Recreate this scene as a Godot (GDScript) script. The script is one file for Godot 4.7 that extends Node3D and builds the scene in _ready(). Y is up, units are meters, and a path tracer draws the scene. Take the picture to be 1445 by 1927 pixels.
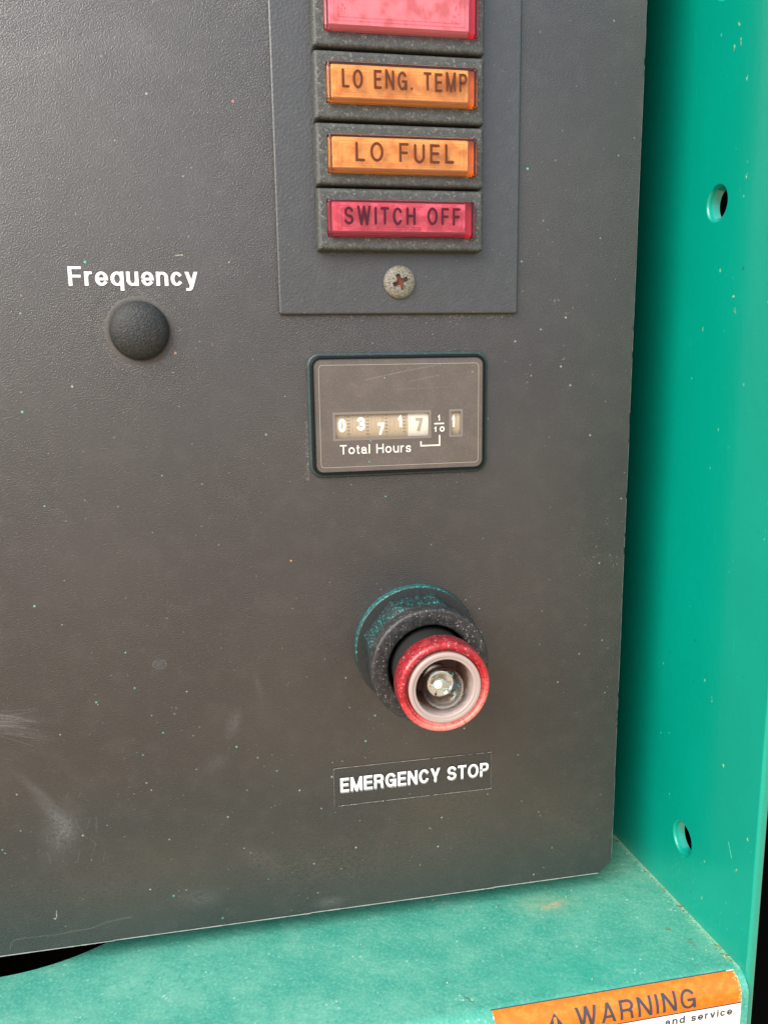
extends Node3D
# A close-up of a generator's control panel. Shapes are written in millimetres and committed in metres.

const MM := 0.001
var O := Vector3.ZERO          # base of the thing being built, mm
var rng := RandomNumberGenerator.new()
var used := {}
var M := {}

# ---------------------------------------------------------------- naming
func numbered(n: String) -> String:
	var k: int = used.get(n, 0)
	used[n] = k + 1
	return n if k == 0 else "%s_%03d" % [n, k]

func thing(called: String, label: String, category: String, at: Vector3, group := "") -> Node3D:
	var o := Node3D.new()
	o.name = numbered(called)
	add_child(o)
	o.position = at * MM
	o.set_meta("label", label)
	o.set_meta("category", category)
	if group:
		o.set_meta("group", group)
	O = at
	return o

func part(called: String, st: SurfaceTool, m: Material, parent: Node, label := "") -> MeshInstance3D:
	var o := MeshInstance3D.new()
	o.name = called
	o.mesh = st.commit()
	o.material_override = m
	parent.add_child(o, true)
	if label:
		o.set_meta("label", label)
	return o

# ---------------------------------------------------------------- mesh helpers (mm)
func begin() -> SurfaceTool:
	var st := SurfaceTool.new()
	st.begin(Mesh.PRIMITIVE_TRIANGLES)
	return st

func tri(st: SurfaceTool, p: Array, n: Array, uv: Array) -> void:
	var c: Vector3 = (p[1] - p[0]).cross(p[2] - p[0])
	var s: Vector3 = n[0] + n[1] + n[2]
	var order := [0, 2, 1] if c.dot(s) > 0 else [0, 1, 2]
	for k in order:
		st.set_normal(n[k])
		st.set_uv(uv[k])
		st.add_vertex((p[k] - O) * MM)

func quad(st: SurfaceTool, p: Array, n: Array, uv: Array) -> void:
	tri(st, [p[0], p[1], p[2]], [n[0], n[1], n[2]], [uv[0], uv[1], uv[2]])
	tri(st, [p[0], p[2], p[3]], [n[0], n[2], n[3]], [uv[0], uv[2], uv[3]])

func flat(st: SurfaceTool, p: Array, n: Vector3, uv = null) -> void:
	var u: Array = uv if uv else [Vector2(0, 1), Vector2(1, 1), Vector2(1, 0), Vector2(0, 0)]
	quad(st, p, [n, n, n, n], u)

func box(st: SurfaceTool, a: Vector3, b: Vector3) -> void:
	var v := func(i, j, k): return Vector3(b.x if i else a.x, b.y if j else a.y, b.z if k else a.z)
	flat(st, [v.call(0, 0, 1), v.call(1, 0, 1), v.call(1, 1, 1), v.call(0, 1, 1)], Vector3.BACK)
	flat(st, [v.call(0, 0, 0), v.call(1, 0, 0), v.call(1, 1, 0), v.call(0, 1, 0)], Vector3.FORWARD)
	flat(st, [v.call(0, 0, 0), v.call(0, 0, 1), v.call(0, 1, 1), v.call(0, 1, 0)], Vector3.LEFT)
	flat(st, [v.call(1, 0, 0), v.call(1, 0, 1), v.call(1, 1, 1), v.call(1, 1, 0)], Vector3.RIGHT)
	flat(st, [v.call(0, 0, 0), v.call(1, 0, 0), v.call(1, 0, 1), v.call(0, 0, 1)], Vector3.DOWN)
	flat(st, [v.call(0, 1, 0), v.call(1, 1, 0), v.call(1, 1, 1), v.call(0, 1, 1)], Vector3.UP)

# outlines: {p, n, u}, closed, the last point repeats the first
func circle(cx: float, cy: float, r: float, n := 96) -> Dictionary:
	var o := {"p": [], "n": [], "u": []}
	for i in n + 1:
		var a := TAU * i / n
		var d := Vector2(cos(a), sin(a))
		o.p.append(Vector2(cx, cy) + d * r)
		o.n.append(d)
		o.u.append(float(i) / n)
	return o

func rounded(x0: float, x1: float, y0: float, y1: float, r: float, n := 8) -> Dictionary:
	var o := {"p": [], "n": [], "u": []}
	var cs := [Vector2(x1 - r, y1 - r), Vector2(x0 + r, y1 - r), Vector2(x0 + r, y0 + r), Vector2(x1 - r, y0 + r)]
	for k in 4:
		for i in n + 1:
			var a: float = (k + float(i) / n) * PI / 2
			var d := Vector2(cos(a), sin(a))
			o.p.append(cs[k] + d * r)
			o.n.append(d)
	o.p.append(o.p[0])
	o.n.append(o.n[0])
	for i in o.p.size():
		o.u.append(float(i) / (o.p.size() - 1))
	return o

func octagon(cx: float, cy: float, apothem: float, turn: float, sub := 6) -> Dictionary:
	var o := {"p": [], "n": [], "u": []}
	for k in 8:
		var am := turn + TAU * k / 8
		var d := Vector2(cos(am), sin(am))
		var t := Vector2(-d.y, d.x) * apothem * tan(PI / 8)
		for i in sub + 1:
			var f := float(i) / sub * 2 - 1
			o.p.append(Vector2(cx, cy) + d * apothem + t * f)
			o.n.append(d)
			var q: Vector2 = d * apothem + t * f
			o.u.append(fposmod(atan2(q.y, q.x), TAU) / TAU)
	o.p.append(o.p[0])
	o.n.append(o.n[0])
	o.u.append(o.u[0])
	return o

# sweeps an outline along a profile of (offset outwards, z)
func loft(st: SurfaceTool, o: Dictionary, prof: Array, soft := 0.7) -> void:
	var segn := []
	for j in prof.size() - 1:
		var t: Vector2 = prof[j + 1] - prof[j]
		segn.append(Vector2(t.y, -t.x).normalized())
	var cum := [0.0]
	for j in prof.size() - 1:
		cum.append(cum[j] + prof[j].distance_to(prof[j + 1]))
	for j in prof.size() - 1:
		var na: Vector2 = segn[j]
		var nb: Vector2 = segn[j]
		if j > 0 and segn[j - 1].dot(segn[j]) > soft:
			na = (segn[j - 1] + segn[j]).normalized()
		if j < prof.size() - 2 and segn[j + 1].dot(segn[j]) > soft:
			nb = (segn[j + 1] + segn[j]).normalized()
		var va: float = cum[j] / cum[-1]
		var vb: float = cum[j + 1] / cum[-1]
		for i in o.p.size() - 1:
			if o.p[i].distance_to(o.p[i + 1]) < 1e-5:
				continue
			var p := []
			var n := []
			var uv := []
			for c in [[i, j, na, va], [i + 1, j, na, va], [i + 1, j + 1, nb, vb], [i, j + 1, nb, vb]]:
				var q: Vector2 = o.p[c[0]] + o.n[c[0]] * prof[c[1]].x
				p.append(Vector3(q.x, q.y, prof[c[1]].y))
				n.append(Vector3(o.n[c[0]].x * c[2].x, o.n[c[0]].y * c[2].x, c[2].y))
				var u: float = o.u[c[0]]
				if c[0] == i + 1 and u < o.u[i] - 0.5:
					u += 1.0
				uv.append(Vector2(u, c[3]))
			quad(st, p, n, uv)

func fill(st: SurfaceTool, o: Dictionary, off: float, z: float, up := true) -> void:
	var pts := PackedVector2Array()
	for i in o.p.size() - 1:
		var q: Vector2 = o.p[i] + o.n[i] * off
		if pts.is_empty() or pts[-1].distance_to(q) > 1e-4:
			pts.append(q)
	fill_points(st, pts, z, up)

func fill_points(st: SurfaceTool, pts: PackedVector2Array, z: float, up := true) -> void:
	var ix := Geometry2D.triangulate_polygon(pts)
	var lo := pts[0]
	var hi := pts[0]
	for q in pts:
		lo = lo.min(q)
		hi = hi.max(q)
	var n := Vector3(0, 0, 1 if up else -1)
	for k in range(0, ix.size(), 3):
		var p := []
		var uv := []
		for e in 3:
			var q := pts[ix[k + e]]
			p.append(Vector3(q.x, q.y, z))
			uv.append(Vector2((q.x - lo.x) / (hi.x - lo.x), 1 - (q.y - lo.y) / (hi.y - lo.y)))
		tri(st, p, [n, n, n], uv)

func arc_prof(cx: float, cz: float, r: float, a0: float, a1: float, n := 6) -> Array:
	var out := []
	for i in n + 1:
		var a := deg_to_rad(lerpf(a0, a1, float(i) / n))
		out.append(Vector2(cx + r * cos(a), cz + r * sin(a)))
	return out

# a bar of square section between two points
func bar(st: SurfaceTool, a: Vector3, b: Vector3, r: float, sides := 8) -> void:
	var d := (b - a).normalized()
	var s := d.cross(Vector3.UP if absf(d.y) < 0.9 else Vector3.RIGHT).normalized()
	var t := d.cross(s)
	for i in sides:
		var n0 := s * cos(TAU * i / sides) + t * sin(TAU * i / sides)
		var n1 := s * cos(TAU * (i + 1) / sides) + t * sin(TAU * (i + 1) / sides)
		quad(st, [a + n0 * r, a + n1 * r, b + n1 * r, b + n0 * r], [n0, n1, n1, n0], [Vector2.ZERO, Vector2.ZERO, Vector2.ZERO, Vector2.ZERO])

# ---------------------------------------------------------------- lettering: glyphs drawn as strokes
# "W H ; stroke ; ..." in a box: tokens x,y or A cx,cy,rx,ry,from,to ; "D" starts a diagonal cut level at both ends
var CAPS := {
	"A": ".72 1;D0,0 .5,1;D1,0 .5,1;.2,.3 .8,.3", "C": ".72 1;A.5,.5,.5,.5,38,322", "E": ".6 1;1,1 0,1 0,0 1,0;0,.52 .92,.52",
	"F": ".57 1;0,0 0,1 1,1;0,.5 .9,.5", "G": ".76 1;A.5,.5,.5,.5,40,335 1,.46 .55,.46;1,0 1,.44", "H": ".68 1;0,0 0,1;1,0 1,1;0,.52 1,.52",
	"I": "0 1;.5,0 .5,1", "L": ".56 1;0,1 0,0 1,0", "M": ".82 1;0,0 0,1;D0,1 .5,0;D1,1 .5,0;1,0 1,1", "N": ".7 1;0,0 0,1;D0,1 1,0;1,0 1,1",
	"O": ".78 1;A.5,.5,.5,.5,0,360", "P": ".64 1;0,0 0,1 .6,1 A.6,.74,.4,.26,90,-90 0,.48", "R": ".68 1;0,0 0,1 .58,1 A.58,.75,.4,.25,90,-90 0,.5;.58,.5 .86,.4 .95,0",
	"S": ".66 1;A.5,.745,.47,.255,20,270 A.5,.245,.5,.245,90,-160", "T": ".62 1;0,1 1,1;.5,0 .5,.95", "U": ".66 1;0,1 0,.34 A.5,.34,.5,.34,180,360 1,1",
	"W": "1 1;D0,1 .25,0;D.5,1 .25,0;D.5,1 .75,0;D1,1 .75,0", "Y": ".68 1;D0,1 .5,.36;D1,1 .5,.36;.5,0 .5,.4",
	"a": ".54 .74;.04,.74 A.45,.7,.43,.3,165,0 .88,.12 1,0;.88,.58 .5,.54 A.4,.27,.4,.27,90,270 A.5,.3,.38,.3,270,350", "c": ".52 .74;A.5,.5,.5,.5,42,318",
	"d": ".56 1;A.5,.35,.5,.35,0,360;1,0 1,1", "e": ".55 .74;0,.47 1,.47 A.5,.5,.5,.5,-3,318", "i": "0 .74;.5,0 .5,1;.5,1.42 .5,1.45", "l": "0 1;.5,0 .5,1",
	"n": ".53 .74;0,0 0,1;A.5,.6,.5,.4,170,0 1,0", "o": ".58 .74;A.5,.5,.5,.5,0,360", "q": ".57 .74;A.5,.5,.5,.5,0,360;1,1 1,-.42",
	"r": ".36 .74;0,0 0,1;A.85,.5,.85,.5,180,85", "s": ".5 .74;A.5,.745,.47,.255,20,270 A.5,.245,.5,.245,90,-160", "t": ".3 .74;.42,1.32 .42,.2 A.8,.2,.38,.2,180,270 1,0;0,1 1,1",
	"u": ".53 .74;0,1 0,.4 A.5,.4,.5,.4,180,350;1,0 1,1", "v": ".54 .74;D0,1 .5,0;D1,1 .5,0", "y": ".56 .74;D0,1 .52,0;D1,1 .5,-.06;.56,.06 .44,-.3 .3,-.42 .08,-.42",
	"0": ".6 1;A.5,.5,.5,.5,0,360", "1": ".36 1;.05,.74 .75,1 .75,0", "3": ".6 1;A.45,.745,.5,.255,155,-85;A.45,.245,.55,.25,85,-155", "7": ".56 1;0,1 1,1 .38,0", ".": "0 1;.5,0 .5,.02",
}

var thin := 1.0      # how thick level strokes are next to upright ones
var max_seg := 99.0  # longest straight piece, shorter on curved surfaces
func glyph(ch: String, h: float) -> Dictionary:
	var hv := h * thin
	var bits: PackedStringArray = CAPS[ch].split(";")
	var wh := bits[0].split(" ")
	var w := maxf(float(wh[0]), 2 * h)
	var tall := float(wh[1])
	var strokes := []
	for k in range(1, bits.size()):
		var s := bits[k]
		var diag := s.begins_with("D")
		var pts := PackedVector2Array()
		for tok in s.trim_prefix("D").split(" ", false):
			var v := tok.trim_prefix("A").split_floats(",")
			if tok.begins_with("A"):
				var n := int(absf(v[5] - v[4]) / 9.0) + 2
				for i in n:
					var a := deg_to_rad(lerpf(v[4], v[5], float(i) / (n - 1)))
					pts.append(Vector2(v[0] + v[2] * cos(a), v[1] + v[3] * sin(a)))
			else:
				pts.append(Vector2(v[0], v[1]))
		for i in pts.size():
			var y := pts[i].y * tall if diag else hv + pts[i].y * (tall - 2 * hv)
			pts[i] = Vector2(h + pts[i].x * (w - 2 * h), y)
		strokes.append([diag, pts])
	return {"w": w, "strokes": strokes}

var lift_step := 0
func ribbon(st: SurfaceTool, pts: PackedVector2Array, hw: float, round_ends: bool, to: Callable) -> void:
	lift_step = (lift_step + 1) % 40
	var lift := 0.004 * lift_step
	var q := PackedVector2Array()
	for p in pts:
		if q.is_empty() or q[-1].distance_to(p) > 1e-4:
			if not q.is_empty():
				var a := q[-1]
				var m := ceili(a.distance_to(p) / max_seg)
				for i in range(1, m):
					q.append(a.lerp(p, float(i) / m))
			q.append(p)
	if q.size() < 2:
		return
	var closed := q[0].distance_to(q[-1]) < 1e-3
	var n := q.size()
	if not closed and not round_ends:
		var e0 := (q[0] - q[1]).normalized()
		var e1 := (q[n - 1] - q[n - 2]).normalized()
		q[0] += Vector2(e0.x, e0.y * thin) * hw
		q[n - 1] += Vector2(e1.x, e1.y * thin) * hw
	var left := PackedVector2Array()
	var right := PackedVector2Array()
	for i in n:
		var d0 := (q[i] - q[i - 1]).normalized() if i > 0 else ((q[0] - q[n - 2]).normalized() if closed else Vector2.ZERO)
		var d1 := (q[i + 1] - q[i]).normalized() if i < n - 1 else ((q[1] - q[0]).normalized() if closed else Vector2.ZERO)
		var d := (d0 + d1).normalized()
		var nn := Vector2(-d.y, d.x)
		var e := d1 if d0 == Vector2.ZERO else d0
		var k := hw / maxf(0.5, nn.dot(Vector2(-e.y, e.x)))
		left.append(q[i] + Vector2(nn.x, nn.y * thin) * k)
		right.append(q[i] - Vector2(nn.x, nn.y * thin) * k)
	for i in n - 1:
		patch(st, [right[i], right[i + 1], left[i + 1], left[i]], lift, to)
	if round_ends and not closed:
		for e in 2:
			var c := q[0] if e == 0 else q[n - 1]
			var d := (q[0] - q[1] if e == 0 else q[n - 1] - q[n - 2]).angle()
			for i in 6:
				var a := d - PI / 2 + PI * i / 6
				var b := a + PI / 6
				patch(st, [c, c + Vector2.from_angle(a) * hw, c + Vector2.from_angle(b) * hw], lift, to)

func patch(st: SurfaceTool, c: Array, lift: float, to: Callable) -> void:
	var p := []
	var nn := []
	var uv := []
	for v in c:
		var a: Vector3 = to.call(v.x, v.y, lift)
		p.append(a)
		nn.append((to.call(v.x, v.y, lift + 1.0) - a).normalized())
		uv.append(v)
	if c.size() == 4:
		quad(st, p, nn, uv)
	else:
		tri(st, p, nn, uv)

# writes s from x0 to x1 on a baseline, cap height ch; the letters are spread to fill the width
func write(st: SurfaceTool, s: String, x0: float, x1: float, base: float, ch: float, weight: float, gap: float, to: Callable, round_ends := false, jitter := 0.0, spread := 1.0) -> void:
	var h := weight / 2
	var total := 0.0
	for c in s:
		total += (0.3 if c == " " else glyph(c, h).w) + gap
	total -= gap
	var k := (x1 - x0) / total
	var x := 0.0
	for c in s:
		if c == " ":
			x += 0.3 + gap
			continue
		var g := glyph(c, h)
		var dy := rng.randf_range(-jitter, jitter)
		for stroke in g.strokes:
			var pts := PackedVector2Array()
			for p in stroke[1]:
				pts.append(Vector2(x0 + (x + p.x) * k, base + dy + p.y * ch))
			if stroke[0] and not round_ends:
				var d := (pts[1] - pts[0]).normalized()
				var hx := h * ch / maxf(0.3, absf(d.y))
				var v := Vector2(hx, 0)
				lift_step = (lift_step + 1) % 40
				var m := ceili(pts[0].distance_to(pts[1]) / max_seg)
				for i in m:
					var a := pts[0].lerp(pts[1], float(i) / m)
					var b := pts[0].lerp(pts[1], float(i + 1) / m)
					patch(st, [a - v, a + v, b + v, b - v], 0.004 * lift_step, to)
			else:
				ribbon(st, pts, h * ch * spread, round_ends, to)
		x += g.w + gap

func on_z(z: float) -> Callable:
	return func(x, y, l): return Vector3(x, y, z + l)

# ---------------------------------------------------------------- textures
func noise_bytes(w: int, h: int, freq: float, sd: int, octaves := 4, kind := FastNoiseLite.TYPE_SIMPLEX_SMOOTH) -> PackedByteArray:
	var n := FastNoiseLite.new()
	n.noise_type = kind
	n.seed = sd
	n.frequency = freq
	n.fractal_octaves = octaves
	return n.get_image(w, h, false, false, true).get_data()

func normal_noise(size: int, freq: float, strength: float, sd: int, octaves := 3, kind := FastNoiseLite.TYPE_SIMPLEX_SMOOTH) -> NoiseTexture2D:
	var n := FastNoiseLite.new()
	n.noise_type = kind
	n.seed = sd
	n.frequency = freq
	n.fractal_octaves = octaves
	var t := NoiseTexture2D.new()
	t.width = size
	t.height = size
	t.seamless = true
	t.as_normal_map = true
	t.bump_strength = strength
	t.noise = n
	return t

func dot(im: Image, x: float, y: float, r: float, c: Color, a := 1.0, hard := 0.6) -> void:
	var w := im.get_width()
	var h := im.get_height()
	for j in range(maxi(0, floori(y - r - 1)), mini(h, ceili(y + r + 2))):
		for i in range(maxi(0, floori(x - r - 1)), mini(w, ceili(x + r + 2))):
			var d := Vector2(i - x, j - y).length()
			var k := a * clampf((r + hard - d) / (2 * hard), 0, 1)
			if k > 0.004:
				im.set_pixel(i, j, im.get_pixel(i, j).lerp(c, k))

func soft_blob(im: Image, x: float, y: float, rx: float, ry: float, turn: float, c: Color, a: float, grain: PackedByteArray, gw: int) -> void:
	var w := im.get_width()
	var h := im.get_height()
	var r := maxf(rx, ry) * 1.6
	var cs := cos(turn)
	var sn := sin(turn)
	for j in range(maxi(0, int(y - r)), mini(h, int(y + r))):
		for i in range(maxi(0, int(x - r)), mini(w, int(x + r))):
			var dx := (i - x) * cs + (j - y) * sn
			var dy := -(i - x) * sn + (j - y) * cs
			var d := sqrt(dx * dx / rx / rx + dy * dy / ry / ry)
			if d < 1.6:
				var g: float = grain[(j % gw) * gw + (i % gw)] / 255.0
				var k := a * smoothstep(1.5, 0.1, d + (g - 0.5) * 1.1) * clampf(g * 1.6 - 0.2, 0, 1)
				if k > 0.004:
					im.set_pixel(i, j, im.get_pixel(i, j).lerp(c, minf(k, 1)))

func scratch(im: Image, pts: Array, r: float, c: Color, a: float, wobble := 0.0) -> void:
	for k in pts.size() - 1:
		var n := int(pts[k].distance_to(pts[k + 1]) / maxf(0.5, r * 0.7)) + 1
		for i in n:
			var p: Vector2 = pts[k].lerp(pts[k + 1], float(i) / n)
			dot(im, p.x + rng.randf_range(-wobble, wobble), p.y + rng.randf_range(-wobble, wobble), r * rng.randf_range(0.5, 1.0), c, a * rng.randf_range(0.4, 1.0), 0.5)

func tex(im: Image) -> ImageTexture:
	return ImageTexture.create_from_image(im)

# mixes colours (sRGB) by noises: base + list of [bytes, colour, low, high]
func mottled(w: int, h: int, base: Color, layers: Array, grain := 0.0) -> Image:
	var out := PackedByteArray()
	out.resize(w * h * 3)
	var r := RandomNumberGenerator.new()
	r.seed = 77
	for i in w * h:
		var c := base
		for l in layers:
			var k: float = clampf((l[0][i] / 255.0 - l[2]) / (l[3] - l[2]), 0, 1)
			if k > 0:
				c = c.lerp(l[1], k * l[1].a)
		var g := 1.0 + (r.randf() - 0.5) * grain
		out[i * 3] = clampi(int(c.r * g * 255), 0, 255)
		out[i * 3 + 1] = clampi(int(c.g * g * 255), 0, 255)
		out[i * 3 + 2] = clampi(int(c.b * g * 255), 0, 255)
	return Image.create_from_data(w, h, false, Image.FORMAT_RGB8, out)

func material(called: String, lin: Color, rough: float, spec := 0.5) -> StandardMaterial3D:
	var m := StandardMaterial3D.new()
	m.resource_name = called
	m.albedo_color = lin.linear_to_srgb()
	m.roughness = rough
	m.metallic_specular = spec
	return m

func with_tex(m: StandardMaterial3D, im: Image) -> StandardMaterial3D:
	m.albedo_color = Color.WHITE
	m.albedo_texture = tex(im)
	m.texture_filter = BaseMaterial3D.TEXTURE_FILTER_LINEAR_WITH_MIPMAPS
	return m

func bumpy(m: StandardMaterial3D, t: Texture2D, scale: float) -> StandardMaterial3D:
	m.normal_enabled = true
	m.normal_texture = t
	m.normal_scale = scale
	return m

func triplanar(m: StandardMaterial3D, tile_mm: float) -> StandardMaterial3D:
	m.uv1_triplanar = true
	m.uv1_scale = Vector3.ONE * (1000.0 / tile_mm)
	return m

# =================================================================
func _ready() -> void:
	rng.seed = 4242
	# ---- camera, sky, sun, exposure
	var cam := Camera3D.new()
	cam.name = "camera"
	cam.near = 0.01
	cam.far = 50.0
	cam.fov = 64.0325
	cam.transform = Transform3D(Basis(Vector3(0.98172, -0.01447, 0.18979), Vector3(0.04949, 0.98221, -0.18114), Vector3(-0.18379, 0.18723, 0.96497)).orthonormalized(), Vector3(-38.679, 39.402, 203.079) * MM)
	add_child(cam)
	cam.current = true

	var env := Environment.new()
	env.background_mode = Environment.BG_SKY
	env.tonemap_mode = Environment.TONE_MAPPER_LINEAR
	env.tonemap_exposure = 1.6
	env.sdfgi_enabled = true
	env.ssao_enabled = true
	env.ssil_enabled = true
	var sm := ProceduralSkyMaterial.new()
	sm.sky_top_color = Color(0.77, 0.85, 0.97)
	sm.sky_horizon_color = Color(0.885, 0.94, 1.0)
	sm.sky_curve = 0.2
	sm.ground_bottom_color = Color(0.80, 0.67, 0.53)
	sm.ground_horizon_color = Color(0.80, 0.71, 0.60)
	sm.ground_curve = 0.1
	sm.sun_angle_max = 1.0
	var sky := Sky.new()
	sky.sky_material = sm
	env.sky = sky
	var we := WorldEnvironment.new()
	we.name = "world_environment"
	we.environment = env
	add_child(we)

	var sun := DirectionalLight3D.new()
	sun.name = "sun"
	sun.light_energy = 1.15
	sun.light_angular_distance = 46.0
	sun.light_color = Color(1.0, 0.99, 0.975)
	sun.shadow_enabled = true
	sun.look_at_from_position(Vector3(-0.9, 0.85, 0.8), Vector3.ZERO)
	add_child(sun)

	make_materials()
	build_recess()
	build_side_wall()
	build_base_sheet()
	build_control_panel()
	build_indicators()
	build_plug()
	build_hour_meter()
	build_stop_button()
	build_stop_label()
	build_warning_label()

# ---------------------------------------------------------------- materials shared by several things
func make_materials() -> void:
	M.black_void = material("matt black", Color(0.002, 0.002, 0.002), 1.0, 0.0)
	M.white_ink = material("white ink", Color(0.82, 0.82, 0.80), 0.55)
	M.dark_ink = material("dark ink", Color(0.035, 0.038, 0.045), 0.5)
	M.pebble = normal_noise(512, 0.035, 8.0, 5, 2)
	M.fine = normal_noise(512, 0.09, 6.0, 9, 2)
	# dusty dark moulded plastic of the indicator housings
	var n1 := noise_bytes(512, 512, 0.02, 3)
	var n2 := noise_bytes(512, 512, 0.11, 4, 2)
	var im := mottled(512, 512, Color(0.22, 0.232, 0.225), [[n1, Color(0.33, 0.33, 0.31, 0.5), 0.45, 0.8], [n2, Color(0.46, 0.45, 0.42, 0.6), 0.6, 0.9]], 0.25)
	for i in 1100:
		dot(im, rng.randf() * 512, rng.randf() * 512, pow(rng.randf(), 2) * 5.0 + 1.0, Color(0.52, 0.51, 0.47), rng.randf_range(0.1, 0.65), 1.8)
	M.housing = bumpy(triplanar(with_tex(material("dusty moulded plastic", Color.WHITE, 0.55, 0.5), im), 24), M.fine, 0.25)
	# lightly speckled flat black
	im = mottled(512, 512, Color(0.18, 0.183, 0.184), [[n1, Color(0.215, 0.215, 0.212, 0.6), 0.4, 0.8]], 0.1)
	for i in 150:
		dot(im, rng.randf() * 512, rng.randf() * 512, rng.randf_range(0.3, 1.3), Color(0.6, 0.6, 0.56), rng.randf_range(0.3, 0.9), 0.6)
	M.plate = bumpy(triplanar(with_tex(material("satin dark plate", Color.WHITE, 0.40, 0.68), im), 42), M.fine, 0.10)
	im = mottled(512, 512, Color(0.13, 0.13, 0.135), [[n1, Color(0.24, 0.23, 0.22, 0.7), 0.4, 0.8]], 0.2)
	for i in 1500:
		dot(im, rng.randf() * 512, rng.randf() * 512, pow(rng.randf(), 3) * 4.0 + 0.8, Color(0.64, 0.61, 0.56), rng.randf_range(0.2, 0.75), 0.9)
	M.dusty_black = bumpy(triplanar(with_tex(material("dusty black plastic", Color.WHITE, 0.5, 0.5), im), 24), M.fine, 0.25)
	M.black_plastic = material("black plastic", Color(0.012, 0.013, 0.014), 0.4)

# black plastic dusted with green overspray on its upper side; u runs round the axis
func oversprayed(sd: int, side_v: float, amount: int) -> StandardMaterial3D:
	var w := 2048
	var h := 192
	var im := mottled(w, h, Color(0.13, 0.135, 0.14), [], 0.25)
	var r := RandomNumberGenerator.new()
	r.seed = sd
	for i in amount:
		var u := r.randf()
		var a := u * TAU
		var up := clampf(0.25 + 0.95 * cos(a - deg_to_rad(112)), 0.02, 1)
		if r.randf() > up * up:
			continue
		var c := Color(0.08, 0.33, 0.325).lerp(Color(0.20, 0.68, 0.63), pow(r.randf(), 2.0))
		dot(im, u * w, r.randf() * h * side_v, pow(r.randf(), 4) * 4.5 + 1.3, c, r.randf_range(0.3, 1.0), 0.9)
	return bumpy(with_tex(material("oversprayed black plastic", Color.WHITE, 0.5, 0.5), im), M.fine, 0.2)

# ---------------------------------------------------------------- setting
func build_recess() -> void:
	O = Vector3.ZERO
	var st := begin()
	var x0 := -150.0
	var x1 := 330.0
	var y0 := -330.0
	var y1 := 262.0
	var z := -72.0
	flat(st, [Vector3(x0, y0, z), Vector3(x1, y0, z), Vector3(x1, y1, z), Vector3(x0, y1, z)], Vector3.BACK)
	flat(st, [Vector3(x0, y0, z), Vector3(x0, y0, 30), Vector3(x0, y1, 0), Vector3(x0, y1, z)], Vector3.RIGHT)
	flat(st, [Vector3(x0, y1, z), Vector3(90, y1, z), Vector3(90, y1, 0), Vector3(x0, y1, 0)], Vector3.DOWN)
	var o := part("dark_recess", st, M.black_void, self)  # matt black sheets stand for unlit depth; top and side keep light out
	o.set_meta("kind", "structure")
	o.set_meta("label", "matt black sheets painted dark for the unlit hollow behind the panel and the green sheets")

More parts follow.
